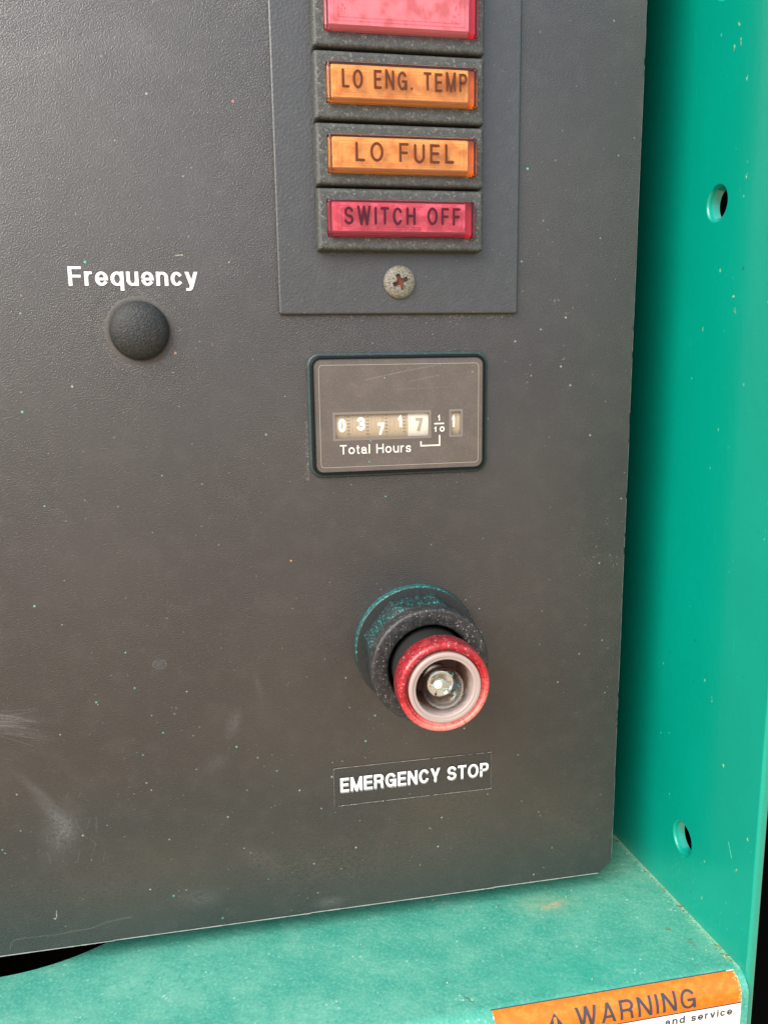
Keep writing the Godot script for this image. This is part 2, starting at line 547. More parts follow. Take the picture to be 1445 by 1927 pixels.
const WALL_X := 83.04
func build_side_wall() -> void:
	var base := Vector3(WALL_X, -200, 0)
	var t := thing("side_panel", "upright glossy teal green metal side panel with round holes", "side panel", base)
	var w := 900
	var h := 2048
	var n1 := noise_bytes(w, h, 0.004, 21)
	var n2 := noise_bytes(w, h, 0.05, 22, 2)
	var im := mottled(w, h, Color(0.0, 0.53, 0.45), [[n1, Color(0.0, 0.545, 0.465, 0.6), 0.4, 0.8], [n2, Color(0.01, 0.56, 0.48, 0.25), 0.6, 0.9]], 0.03)
	# texture spans z -66..46.5 (u) and y 160..-170 (v): about 8 x 6.2 px per mm
	var at := func(y: float, z: float): return Vector2((z + 66.0) / 112.5 * w, (160.0 - y) / 330.0 * h)
	for s in ["113.9,14.2", "109.6,15.1", "101.4,18.6", "79.5,20.7", "52.6,18.8", "48.9,19.5", "44.9,6.5", "-50.4,20.3", "-65.6,27.1", "-80,39.2", "-90.6,35.1", "-107.8,21.7", "109.5,12.7"]:
		var v: PackedFloat64Array = s.split_floats(",")
		var p: Vector2 = at.call(v[0], v[1])
		for k in 3:
			dot(im, p.x + rng.randfn() * 2, p.y + rng.randfn() * 2.5, rng.randf_range(0.8, 2.2), Color(0.70, 0.76, 0.62).lerp(Color(0.55, 0.42, 0.28), rng.randf() * 0.7), 0.9)
	scratch(im, [at.call(-85.0, 31.5), at.call(-88.5, 33.2)], 1.0, Color(0.55, 0.8, 0.7), 0.8)
	for i in 170:
		dot(im, rng.randf_range(450, w), rng.randf() * h, pow(rng.randf(), 3) * 1.3 + 0.35, Color(0.6, 0.85, 0.75), rng.randf_range(0.2, 0.8), 0.5)
	for i in 60:
		var p: Vector2 = at.call(rng.randf_range(-117, -100), rng.randf_range(5, 40))
		dot(im, p.x, p.y, rng.randf_range(0.4, 1.2), Color(0.6, 0.8, 0.7), rng.randf_range(0.3, 0.8), 0.5)
	for y in [-71.0, -77.5, -90.5, -96.0, -84.0]:
		var p: Vector2 = at.call(y, 44.0 + rng.randf() * 1.5)
		dot(im, p.x, p.y, 2.0, Color(0.08, 0.16, 0.13), 0.9)
		dot(im, p.x + 2.5, p.y + 1, 1.3, Color(0.5, 0.3, 0.15), 0.8)
	for i in 30:
		var p := Vector2(rng.randf_range(480, w - 20), rng.randf() * h)
		var d := Vector2.from_angle(rng.randf_range(1.1, 2.0)) * rng.randf_range(6, 46)
		scratch(im, [p, p + d], 0.55, Color(0.22, 0.66, 0.56), rng.randf_range(0.15, 0.5), 0.3)
	for i in 26:
		var p := Vector2(rng.randf_range(480, w), rng.randf() * h)
		dot(im, p.x, p.y, rng.randf_range(1.2, 2.8), Color(0.62, 0.74, 0.60) if i % 3 else Color(0.05, 0.36, 0.31), rng.randf_range(0.4, 0.9), 0.8)
	# grime where the panel meets the base sheet
	for i in 260:
		var p: Vector2 = at.call(-119.4 + rng.randf() * rng.randf() * 3 + 0.082 * 20, rng.randf_range(-20, 42))
		dot(im, p.x, p.y, rng.randf_range(0.4, 1.4), Color(0.36, 0.48, 0.36), rng.randf_range(0.2, 0.6))
	var m := with_tex(material("gloss green paint", Color.WHITE, 0.28, 0.5), im)
	m.clearcoat_enabled = true
	m.clearcoat = 0.4
	m.clearcoat_roughness = 0.12
	bumpy(m, M.fine, 0.012)

	# inner face with holes (y, z), rounded front edge, outer face
	var zf := 42.7
	var holes := [[75.25, 9.5, 4.1], [-97.0, 10.7, 4.5], [126.2, 7.8, 4.1]]
	var st := begin()
	var uvw := func(p: Vector3): return Vector2((p.z + 66.0) / 112.5, (160.0 - p.y) / 330.0)
	var face := func(pts: PackedVector2Array, x: float, n: Vector3):
		var ix := Geometry2D.triangulate_polygon(pts)
		for k in range(0, ix.size(), 3):
			var p := []
			var uv := []
			for e in 3:
				var q := Vector3(x, pts[ix[k + e]].x, pts[ix[k + e]].y)
				p.append(q)
				uv.append(uvw.call(q))
			tri(st, p, [n, n, n], uv)
	var strip := func(q: Array, n: Array):
		quad(st, q, n, [uvw.call(q[0]), uvw.call(q[1]), uvw.call(q[2]), uvw.call(q[3])])
	# the sheet is cut into bands so that each holds one hole, and each band into two halves
	var bands := [[-170.0, -120.0], [-120.0, -70.0], [-70.0, 50.0], [50.0, 100.0], [100.0, 150.0], [150.0, 255.0]]
	var th := 2.5
	var r := 0.9
	var lip := 0.45
	for b in bands:
		var hole = null
		for q in holes:
			if q[0] > b[0] and q[0] < b[1]:
				hole = q
		for side in 2:
			var x := WALL_X + (th if side else 0.0)
			var n := Vector3.RIGHT if side else Vector3.LEFT
			var z0 := -66.0
			var z1 := zf - r
			if hole == null:
				face.call(PackedVector2Array([Vector2(b[0], z0), Vector2(b[1], z0), Vector2(b[1], z1), Vector2(b[0], z1)]), x, n)
				continue
			for half in 2:
				var pts := PackedVector2Array()
				var e: float = z1 if half else z0
				pts.append_array([Vector2(b[0], hole[1]), Vector2(b[0], e), Vector2(b[1], e), Vector2(b[1], hole[1])])
				for i in 25:
					var a := PI * i / 24
					pts.append(Vector2(hole[0] + (hole[2] + lip) * cos(a), hole[1] + (hole[2] + lip) * sin(a) * (1 if half else -1)))
				face.call(pts, x, n)
		if hole != null:
			for i in 48:
				var row := []
				for k in 2:
					var a := TAU * (i + k) / 48
					var d := Vector3(0, cos(a), sin(a))
					var c := Vector3(WALL_X, hole[0], hole[1])
					row.append([c + d * (hole[2] + lip), c + d * (hole[2] + lip * 0.3) + Vector3.RIGHT * lip * 0.3, c + d * hole[2] + Vector3.RIGHT * lip, c + d * hole[2] + Vector3.RIGHT * (th + 0.9), c + d * (hole[2] + lip) + Vector3.RIGHT * (th + 1.1), -d])
				for j in 4:
					var na := []
					for e in [[0, j], [1, j], [1, j + 1], [0, j + 1]]:
						var d: Vector3 = row[e[0]][5]
						na.append((d + Vector3.LEFT * [2.0, 1.0, 0.3, -0.3, -1.0][e[1]]).normalized())
					strip.call([row[0][j], row[1][j], row[1][j + 1], row[0][j + 1]], na)
	var rim := []
	for i in 7:
		var a := PI - PI / 2 * i / 6
		rim.append([Vector2(WALL_X + r + r * cos(a), zf - r + r * sin(a)), Vector2(cos(a), sin(a))])
	for i in 7:
		var a := PI / 2 - PI / 2 * i / 6
		rim.append([Vector2(WALL_X + th - r + r * cos(a), zf - r + r * sin(a)), Vector2(cos(a), sin(a))])
	for i in rim.size() - 1:
		var a: Vector2 = rim[i][0]
		var b: Vector2 = rim[i + 1][0]
		var na := Vector3(rim[i][1].x, 0, rim[i][1].y)
		var nb := Vector3(rim[i + 1][1].x, 0, rim[i + 1][1].y)
		strip.call([Vector3(a.x, -170, a.y), Vector3(a.x, 255, a.y), Vector3(b.x, 255, b.y), Vector3(b.x, -170, b.y)], [na, na, nb, nb])
	part("sheet", st, m, t)

# the base sheet: flat and a little tilted, bent down at the front
const FLOOR_Y := -118.24
const TILT := 0.082
const BEND_Z := 38.5
const BEND_R := 5.0
func on_base(x: float, s: float, l: float) -> Vector3:   # s: run along the sheet, 0 where the bend starts
	var t0 := atan(TILT)
	var y0 := FLOOR_Y + TILT * BEND_Z
	if s < 0:
		var d := Vector3(0, sin(t0), cos(t0))
		return Vector3(x, y0, BEND_Z) + d * s + Vector3(0, cos(t0), -sin(t0)) * l
	var c := Vector3(0, y0, BEND_Z) - Vector3(0, cos(t0), -sin(t0)) * BEND_R
	var most := PI / 2 + t0
	var a := minf(s / BEND_R, most)
	var n := Vector3(0, cos(t0 - a), -sin(t0 - a))
	var p := c + n * (BEND_R + l)
	p.x = x
	if s / BEND_R > most:
		p.y -= s - BEND_R * most
	return p

func build_base_sheet() -> void:
	var base := Vector3(0, -160, 40)
	var t := thing("base_sheet", "chalky faded teal base sheet under the black panel, bent down at the front", "base sheet", base)
	var w := 1600
	var h := 1000
	var n1 := noise_bytes(w, h, 0.008, 31, 7)
	var n2 := noise_bytes(w, h, 0.025, 32, 6)
	var n3 := noise_bytes(w, h, 0.12, 33, 3)
	var im := mottled(w, h, Color(0.235, 0.565, 0.49), [[n1, Color(0.40, 0.645, 0.56, 0.7), 0.25, 0.9], [n2, Color(0.18, 0.545, 0.475, 0.45), 0.5, 0.9], [n3, Color(0.54, 0.73, 0.645, 0.45), 0.45, 0.9]], 0.10)
	# texture: x -130..83 -> u, s -105..40 -> v
	var at := func(x: float, z: float): return Vector2((x + 130.0) / 213.0 * w, ((z - BEND_Z) * 1.0034 + 105.0) / 145.0 * h)
	var grain := noise_bytes(256, 256, 0.05, 34, 4)
	var p: Vector2 = at.call(46, 2.5)
	soft_blob(im, p.x, p.y, 75, 42, 0.1, Color(0.58, 0.62, 0.50), 0.75, grain, 256)
	soft_blob(im, p.x + 12, p.y + 6, 30, 12, -0.2, Color(0.72, 0.62, 0.50), 0.9, grain, 256)
	for q in [[-95, 30, 330, 110], [-60, 12, 260, 90], [-20, 36, 200, 60]]:
		p = at.call(q[0], q[1])
		soft_blob(im, p.x, p.y, q[2], q[3], 0.05, Color(0.48, 0.70, 0.62), 0.5, grain, 256)
	p = at.call(72, -10)
	soft_blob(im, p.x, p.y, 110, 150, 0.4, Color(0.50, 0.68, 0.58), 0.7, grain, 256)
	p = at.call(45, 33)
	soft_blob(im, p.x, p.y, 180, 60, 0.1, Color(0.14, 0.565, 0.49), 0.7, grain, 256)
	for q in [[57, 36], [12, 35], [79, 13], [-20, 30], [-60, 18]]:
		p = at.call(q[0], q[1])
		for k in 9:
			dot(im, p.x + rng.randfn() * 8, p.y + rng.randfn() * 5, rng.randf_range(0.5, 2.2), Color(0.78, 0.84, 0.76), rng.randf_range(0.3, 0.8))
	p = at.call(12.3, 35.3)
	scratch(im, [p + Vector2(-6, -7), p + Vector2(2, 0), p + Vector2(7, 9)], 1.6, Color(0.30, 0.36, 0.30), 0.8, 1.5)
	for i in 2200:
		dot(im, pow(rng.randf(), 1.3) * w, rng.randf() * h, pow(rng.randf(), 4) * 2.0 + 0.6, Color(0.72, 0.84, 0.77), rng.randf_range(0.15, 0.7), 0.7)
	for i in 120:
		dot(im, rng.randf() * w, rng.randf() * h, pow(rng.randf(), 3) * 1.3 + 0.4, Color(0.12, 0.25, 0.20), rng.randf_range(0.3, 0.8), 0.5)
	for i in 40:
		p = Vector2(rng.randf() * w, rng.randf() * h)
		scratch(im, [p, p + Vector2(rng.randf_range(-14, 14), rng.randf_range(-10, 10))], 0.6, Color(0.60, 0.76, 0.68), 0.4, 0.5)
	# pale dusty joint along the side panel, with rust
	for i in 1500:
		p = at.call(83.0 - rng.randf() * rng.randf() * 2.2, rng.randf_range(-40, 40))
		dot(im, p.x, p.y, rng.randf_range(0.6, 2.0), Color(0.62, 0.74, 0.62), rng.randf_range(0.2, 0.6))
	for i in 22:
		var z := rng.randf_range(-26, 40)
		p = at.call(82.6 - rng.randf() * 1.3, z)
		var rr := pow(rng.randf(), 3) * 3.4 + 0.8
		dot(im, p.x, p.y, rr, Color(0.52, 0.27, 0.13).lerp(Color(0.38, 0.19, 0.10), rng.randf()), rng.randf_range(0.5, 0.95), 1.0)
	for q in [[82.4, -25.5], [82.3, -2.0], [82.6, 3.0], [82, 12.5], [82, 30.5], [81.8, 35.2], [76.4, 27.5], [73.5, 21]]:
		p = at.call(q[0], q[1])
		for k in 7:
			dot(im, p.x + rng.randfn() * 3.5, p.y + rng.randfn() * 4, rng.randf_range(0.6, 2.4), Color(0.55, 0.31, 0.17), rng.randf_range(0.3, 0.75), 1.2)
	var m := with_tex(material("faded chalky paint", Color.WHITE, 0.62, 0.45), im)
	bumpy(m, M.fine, 0.06)
	var uvf := func(x: float, s: float): return Vector2((x + 130.0) / 213.0, (s + 105.0) / 145.0)
	var st := begin()
	var n0 := on_base(0, -1, 1) - on_base(0, -1, 0)
	# flat part with the round cut-out, open to the left
	var pts := PackedVector2Array([Vector2(-130, -105), Vector2(83, -105), Vector2(83, 0), Vector2(-130, 0)])
	var cc := Vector2(-106.0, -49.0 - BEND_Z)
	var hr := 49.0
	var out: Array = []
	for i in 61:
		var a := deg_to_rad(-90.0 + 180.0 * i / 60.0)
		out.append(cc + Vector2(cos(a), sin(a)) * hr)
	var edge := PackedVector2Array([Vector2(-130, 0), Vector2(-130, cc.y + sqrt(hr * hr - 24.0 * 24.0))])
	var arc := PackedVector2Array()
	for i in 61:
		var a := deg_to_rad(119.3 - 209.3 * i / 60.0)
		arc.append(cc + Vector2(cos(a), sin(a)) * hr)
	edge.append_array(arc)
	edge.append_array([Vector2(cc.x, -105.0), Vector2(83, -105), Vector2(83, 0)])
	for i in range(edge.size() - 1, -1, -1):
		edge[i].y = maxf(edge[i].y, -105.0)
	var clean := PackedVector2Array()
	for q in edge:
		if clean.is_empty() or clean[-1].distance_to(q) > 0.01:
			clean.append(q)
	var ix := Geometry2D.triangulate_polygon(clean)
	for k in range(0, ix.size(), 3):
		var a := []
		var uv := []
		for e in 3:
			var q := clean[ix[k + e]]
			a.append(on_base(q.x, q.y, 0))
			uv.append(uvf.call(q.x, q.y))
		tri(st, a, [n0, n0, n0], uv)
	for i in arc.size() - 1:
		if arc[i].y < -104 or arc[i + 1].y < -104:
			continue
		var na := Vector3(cc.x - arc[i].x, 0, cc.y - arc[i].y).normalized()
		flat(st, [on_base(arc[i].x, arc[i].y, 0), on_base(arc[i + 1].x, arc[i + 1].y, 0), on_base(arc[i + 1].x, arc[i + 1].y, -2), on_base(arc[i].x, arc[i].y, -2)], na)
	# the bend and the front face
	var steps := [0.0]
	for i in 10:
		steps.append(BEND_R * (PI / 2 + atan(TILT)) * (i + 1) / 10)
	steps.append(steps[-1] + 26.0)
	for i in steps.size() - 1:
		var s0: float = steps[i]
		var s1: float = steps[i + 1]
		var a0 := (on_base(0, s0, 1) - on_base(0, s0, 0)).normalized()
		var a1 := (on_base(0, s1, 1) - on_base(0, s1, 0)).normalized()
		quad(st, [on_base(-130, s0, 0), on_base(83, s0, 0), on_base(83, s1, 0), on_base(-130, s1, 0)], [a0, a0, a1, a1], [uvf.call(-130, s0), uvf.call(83, s0), uvf.call(83, s1), uvf.call(-130, s1)])
	part("sheet", st, m, t)
	# loose grit lying on the sheet
	O = Vector3.ZERO
	st = begin()
	for i in 90:
		var x := rng.randf_range(-60, 82)
		var z := rng.randf_range(-5, 38)
		if i < 45:
			x = 82.8 - rng.randf() * rng.randf() * 5
			z = rng.randf_range(-20, 38)
		var r := pow(rng.randf(), 2) * 0.22 + 0.07
		var c := on_base(x, z - BEND_Z, r * 0.5)
		var e := []
		for k in 6:
			e.append(c + [Vector3.RIGHT, Vector3.UP, Vector3.BACK, Vector3.LEFT, Vector3.DOWN, Vector3.FORWARD][k] * r * rng.randf_range(0.6, 1.3))
		for f in [[0, 1, 2], [1, 3, 2], [3, 1, 5], [1, 0, 5], [0, 2, 4], [2, 3, 4]]:
			var nn: Vector3 = (e[f[0]] + e[f[1]] + e[f[2]] - c * 3).normalized()
			tri(st, [e[f[0]], e[f[1]], e[f[2]]], [nn, nn, nn], [Vector2.ZERO, Vector2.ZERO, Vector2.ZERO])
	var g := part("grit", st, material("grit", Color(0.38, 0.34, 0.26), 0.9), self)
	g.set_meta("kind", "stuff")
	g.set_meta("label", "fine pale grit scattered on the teal base sheet")
	g.set_meta("category", "grit")

# ---------------------------------------------------------------- the panel
func build_control_panel() -> void:
	var x0 := -125.0
	var x1 := 67.1
	var y0 := -112.35
	var y1 := 145.0
	var base := Vector3(-20, y0, 0)
	var t := thing("control_panel", "large charcoal grey textured control panel with a clipped lower right corner", "control panel", base)
	var w := 1528
	var h := 2048
	var k := 7.955   # px per mm
	var n1 := noise_bytes(w / 2, h / 2, 0.004, 41, 4)
	var n2 := noise_bytes(w / 2, h / 2, 0.03, 42, 4)
	var n3 := noise_bytes(w / 2, h / 2, 0.2, 43, 2)
	var im := mottled(w / 2, h / 2, Color(0.148, 0.139, 0.135), [[n1, Color(0.18, 0.167, 0.157, 0.7), 0.35, 0.75], [n2, Color(0.215, 0.202, 0.194, 0.4), 0.5, 0.85], [n3, Color(0.24, 0.226, 0.218, 0.3), 0.55, 0.9]], 0.08)
	im.resize(w, h, Image.INTERPOLATE_CUBIC)
	var at := func(x: float, y: float): return Vector2((x - x0) * k, (y1 - y) * k)
	var grain := noise_bytes(256, 256, 0.09, 44, 4)
	var chalk := Color(0.50, 0.50, 0.51)
	# rubbed, chalky marks
	for q in [[-85.2, -79.2, 40, 62, 0.25, 0.5], [-86.5, -74, 16, 60, -0.6, 0.4], [-90, -67, 10, 70, -0.7, 0.3], [-96.5, -47, 90, 14, 0.15, 0.34], [-95, -50, 90, 10, 0.35, 0.28], [-52, -103, 55, 30, 0, 0.32], [-17, -109.6, 40, 14, 0, 0.4], [-35, -94, 70, 26, 0.7, 0.2], [-40.6, -53.8, 16, 34, 0.3, 0.35], [-46, -65, 34, 20, -0.4, 0.25], [-34, -44, 8, 36, -0.2, 0.25], [-52.5, 107, 80, 46, 0.4, 0.22], [-76, 104, 130, 24, -0.25, 0.22], [-90, 70, 60, 200, 0.3, 0.12], [-40, 75, 120, 200, 0.3, 0.10]]:
		var p: Vector2 = at.call(q[0], q[1])
		soft_blob(im, p.x, p.y, q[2], q[3], q[4], chalk, q[5], grain, 256)
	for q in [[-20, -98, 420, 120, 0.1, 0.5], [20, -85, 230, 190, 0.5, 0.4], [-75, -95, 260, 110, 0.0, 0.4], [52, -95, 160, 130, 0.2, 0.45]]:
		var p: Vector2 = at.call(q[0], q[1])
		soft_blob(im, p.x, p.y, q[2], q[3], q[4], Color(0.34, 0.245, 0.19), q[5], grain, 256)  # warm brown painted low down as the ground reflected in the panel
	for i in 26:
		var p: Vector2 = at.call(-85 + rng.randfn() * 4, -80 + rng.randfn() * 5)
		scratch(im, [p, p + Vector2(rng.randf_range(-10, 16), rng.randf_range(-30, 30))], 0.7, chalk, 0.3, 0.8)
	for i in 14:
		var p: Vector2 = at.call(-101 + rng.randf() * 3, -44 - rng.randf() * 7)
		scratch(im, [p, p + Vector2(rng.randf_range(40, 90), rng.randf_range(-8, 42))], 0.8, chalk, 0.3, 0.8)
	# hairline cracks and worn lines
	var line := func(s: String, r: float, c: Color, a: float, wob: float):
		var pts := []
		for tok in s.split(" "):
			var v := tok.split_floats(",")
			pts.append(at.call(v[0], v[1]))
		scratch(im, pts, r, c, a, wob)
	line.call("-60.9,80.2 -61.2,77 -61.1,74.5 -62.6,71 -63.1,67.6 -64.6,66.2 -65.1,64.1 -65.7,59.4 -65.4,52", 0.9, Color(0.14, 0.14, 0.142), 0.6, 1.2)
	line.call("-55.0,86 -55.2,83 -55.9,79.3 -56.3,72.3 -57.2,68 -57.6,58.3", 0.8, Color(0.17, 0.17, 0.17), 0.4, 1.4)
	line.call("-100.6,-110.8 -99.9,-108.7 -98.9,-108 -95,-107.95 -89.7,-108.3 -84.4,-107.85 -80.4,-107.8 -75.6,-106.5 -69.6,-105.9", 0.6, Color(0.56, 0.56, 0.53), 0.5, 1.5)
	line.call("-88.3,-101.3 -88.4,-103.1 -88.8,-103.7 -89.2,-103.3", 0.9, Color(0.72, 0.72, 0.66), 0.9, 0.2)
	line.call("-48.4,63.0 -46.6,63.1", 1.0, Color(0.72, 0.70, 0.56), 0.9, 0.5)
	line.call("-72,58.5 -71.6,62 -70.5,63", 0.7, Color(0.13, 0.13, 0.13), 0.4, 0.6)
	var p0: Vector2 = at.call(-58.2, -36.2)
	for i in 60:
		var a := TAU * i / 60
		if rng.randf() < 0.6:
			dot(im, p0.x + cos(a) * 13 + rng.randfn() * 0.6, p0.y + sin(a) * 9 + rng.randfn() * 0.6, 0.8, Color(0.36, 0.42, 0.44), 0.7)
	soft_blob(im, p0.x, p0.y, 12, 8, 0, Color(0.33, 0.38, 0.41), 0.6, grain, 256)
	# dust caught round the plug, the plate and the hour meter
	for i in 420:
		var a := rng.randf() * TAU
		var r := 8.3 + rng.randfn() * 0.9
		var p: Vector2 = at.call(-57.4 + cos(a) * r, 45.9 + sin(a) * r)
		dot(im, p.x, p.y, rng.randf_range(0.4, 1.3), Color(0.50, 0.48, 0.43), rng.randf_range(0.15, 0.6))
	for i in 300:
		var a := rng.randf() * TAU
		var p: Vector2 = at.call(-57.4 + cos(a) * (10.8 + rng.randfn() * 0.15), 45.9 + sin(a) * (10.6 + rng.randfn() * 0.15))
		dot(im, p.x, p.y, rng.randf_range(0.8, 2.2), Color(0.10, 0.10, 0.10), 0.34)
	for i in 320:
		var p: Vector2 = at.call(rng.randf_range(-24, 34), 49.2 - absf(rng.randfn()) * 0.5)
		dot(im, p.x, p.y, rng.randf_range(0.4, 1.3), Color(0.56, 0.53, 0.46), rng.randf_range(0.2, 0.7))
	for i in 260:
		var p: Vector2 = at.call(-18.9 - absf(rng.randfn()) * 0.6, rng.randf_range(9, 24))
		if i % 3 == 0:
			p = at.call(rng.randf_range(-19.5, 26), (9.4 if i % 2 else 40.5) + rng.randfn() * 0.5)
		dot(im, p.x, p.y, pow(rng.randf(), 2) * 1.1 + 0.3, Color(0.58, 0.58, 0.55), rng.randf_range(0.1, 0.6), 0.8)
	# paint flecks and dust specks
	for s in ["48.3,49.1", "47.2,37.9", "55.9,19.2", "62.2,-6.3", "55.3,-16.3", "59.8,-16.4", "63.7,-16.8", "-36.7,61", "46,53", "52,-8", "38,34"]:
		var v: PackedFloat64Array = s.split_floats(",")
		var wide := rng.randf_range(0.5, 1.8)
		for i in rng.randi_range(5, 16):
			var p: Vector2 = at.call(v[0] + rng.randfn() * wide, v[1] + rng.randfn() * wide * 1.4)
			dot(im, p.x, p.y, pow(rng.randf(), 4) * 2.0 + 0.4, Color(0.76, 0.73, 0.62), rng.randf_range(0.15, 0.85), 0.6)
	for i in 1700:
		dot(im, rng.randf() * w, rng.randf() * h, pow(rng.randf(), 6) * 1.7 + 0.55, Color(0.66, 0.66, 0.62), rng.randf_range(0.15, 0.85), 0.5)
	for i in 150:
		var p: Vector2 = at.call(-40 + rng.randfn() * 26, -75 + rng.randfn() * 26)
		if i % 4 == 0:
			p = Vector2(rng.randf() * w, rng.randf() * h)
		dot(im, p.x, p.y, pow(rng.randf(), 4) * 1.7 + 0.7, Color(0.42, 0.74, 0.67), rng.randf_range(0.4, 0.95), 0.5)
	for s in ["-84.9,27.9", "-19.6,78.3", "37.1,84.2", "-68.4,61.4"]:
		var v: PackedFloat64Array = s.split_floats(",")
		var p: Vector2 = at.call(v[0], v[1])
		dot(im, p.x, p.y, 2.2, Color(0.2, 0.75, 0.66), 1.0)
	var pr: Vector2 = at.call(-33.6, 96.8)
	dot(im, pr.x, pr.y, 2.4, Color(0.75, 0.35, 0.38), 1.0)
	for s in ["-24.3,-11.4", "-49.7,40.8"]:
		var v: PackedFloat64Array = s.split_floats(",")
		var p: Vector2 = at.call(v[0], v[1])
		dot(im, p.x, p.y, 2.2, Color(0.72, 0.52, 0.32), 1.0)
	# paint worn off along the right edge
	for i in 700:
		var p: Vector2 = at.call(x1 - absf(rng.randfn()) * 0.08, rng.randf_range(-108, y1))
		dot(im, p.x, p.y, rng.randf_range(0.4, 0.9), Color(0.50, 0.50, 0.48), 0.5, 0.5)
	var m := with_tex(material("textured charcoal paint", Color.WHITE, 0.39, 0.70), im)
	var nt := FastNoiseLite.new()
	nt.seed = 8
	nt.noise_type = FastNoiseLite.TYPE_SIMPLEX_SMOOTH
	nt.frequency = 0.34
	nt.fractal_octaves = 2
	var tx := NoiseTexture2D.new()
	tx.width = w
	tx.height = h
	tx.as_normal_map = true
	tx.bump_strength = 8.0
	tx.noise = nt
	bumpy(m, tx, 0.13)
	var uv := func(x: float, y: float): return Vector2((x - x0) / (x1 - x0), (y1 - y) / (y1 - y0))
	# sheet with a rounded edge, lower right corner clipped and slightly uneven
	var pts := [Vector2(x0, y0), Vector2(61.9, y0 + 0.08), Vector2(62.9, y0 - 0.08), Vector2(63.5, y0 + 0.14), Vector2(66.95, y0 + 3.6), Vector2(x1, y0 + 3.9), Vector2(x1, y1 + 110), Vector2(x0, y1 + 110)]
	var st := begin()
	var rings := [[0.0, -1.5], [0.0, -0.18], [0.08, -0.05], [0.2, 0.0]]
	var ring := []
	for q in rings:
		var row := []
		for i in pts.size():
			var a: Vector2 = pts[i - 1]
			var b: Vector2 = pts[i]
			var c: Vector2 = pts[(i + 1) % pts.size()]
			var nn := ((b - a).normalized().orthogonal() + (c - b).normalized().orthogonal()).normalized()
			row.append(b + nn * q[0] * (-1 if nn.dot(b - Vector2(-20, 0)) > 0 else 1))
		ring.append(row)
	for j in rings.size() - 1:
		for i in pts.size():
			var e := (i + 1) % pts.size()
			var d: Vector2 = (pts[e] - pts[i]).normalized()
			var out := Vector2(d.y, -d.x)
			var nn := Vector3(out.x, out.y, [0.0, 0.5, 1.5][j]).normalized()
			var q := [ring[j][i], ring[j][e], ring[j + 1][e], ring[j + 1][i]]
			var zz := [rings[j][1], rings[j][1], rings[j + 1][1], rings[j + 1][1]]
			var pp := []
			var uu := []
			for f in 4:
				pp.append(Vector3(q[f].x, q[f].y, zz[f]))
				uu.append(uv.call(q[f].x, q[f].y))
			quad(st, pp, [nn, nn, nn, nn], uu)
	for z in [0.0, -1.5]:
		var poly := PackedVector2Array(ring[3] if z == 0.0 else ring[0])
		var ix := Geometry2D.triangulate_polygon(poly)
		var nn := Vector3(0, 0, 1 if z == 0.0 else -1)
		for f in range(0, ix.size(), 3):
			var pp := []
			var uu := []
			for e in 3:
				var q := poly[ix[f + e]]
				pp.append(Vector3(q.x, q.y, z))
				uu.append(uv.call(q.x, q.y))
			tri(st, pp, [nn, nn, nn], uu)
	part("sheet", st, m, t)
	st = begin()
	var ex := x0
	while ex < 62.6:
		var step := rng.randf_range(0.5, 2.2)
		var hw := rng.randf_range(0.10, 0.17)
		ribbon(st, PackedVector2Array([Vector2(ex, y0 + 0.16), Vector2(minf(ex + step, 62.8), y0 + 0.16)]), hw, false, on_z(0.004))
		ex += step
	var ey := -108.0
	while ey < y1:
		var step := rng.randf_range(0.4, 2.0)
		if rng.randf() < 0.95:
			ribbon(st, PackedVector2Array([Vector2(x1 - 0.1, ey), Vector2(x1 - 0.1, ey + step)]), rng.randf_range(0.015, 0.035), false, on_z(0.004))
		ey += step
	part("worn_lit_edge", st, material("worn lit edge", Color(0.30, 0.29, 0.265), 0.5), t)  # worn edge, painted pale for floor light on the lower bevel
	st = begin()
	thin = 0.7
	write(st, "Frequency", -72.35, -43.4, 56.15, 4.25, 0.192, 0.06, on_z(0.04))
	thin = 1.0
	part("lettering", st, M.white_ink, t, "white printed word Frequency")

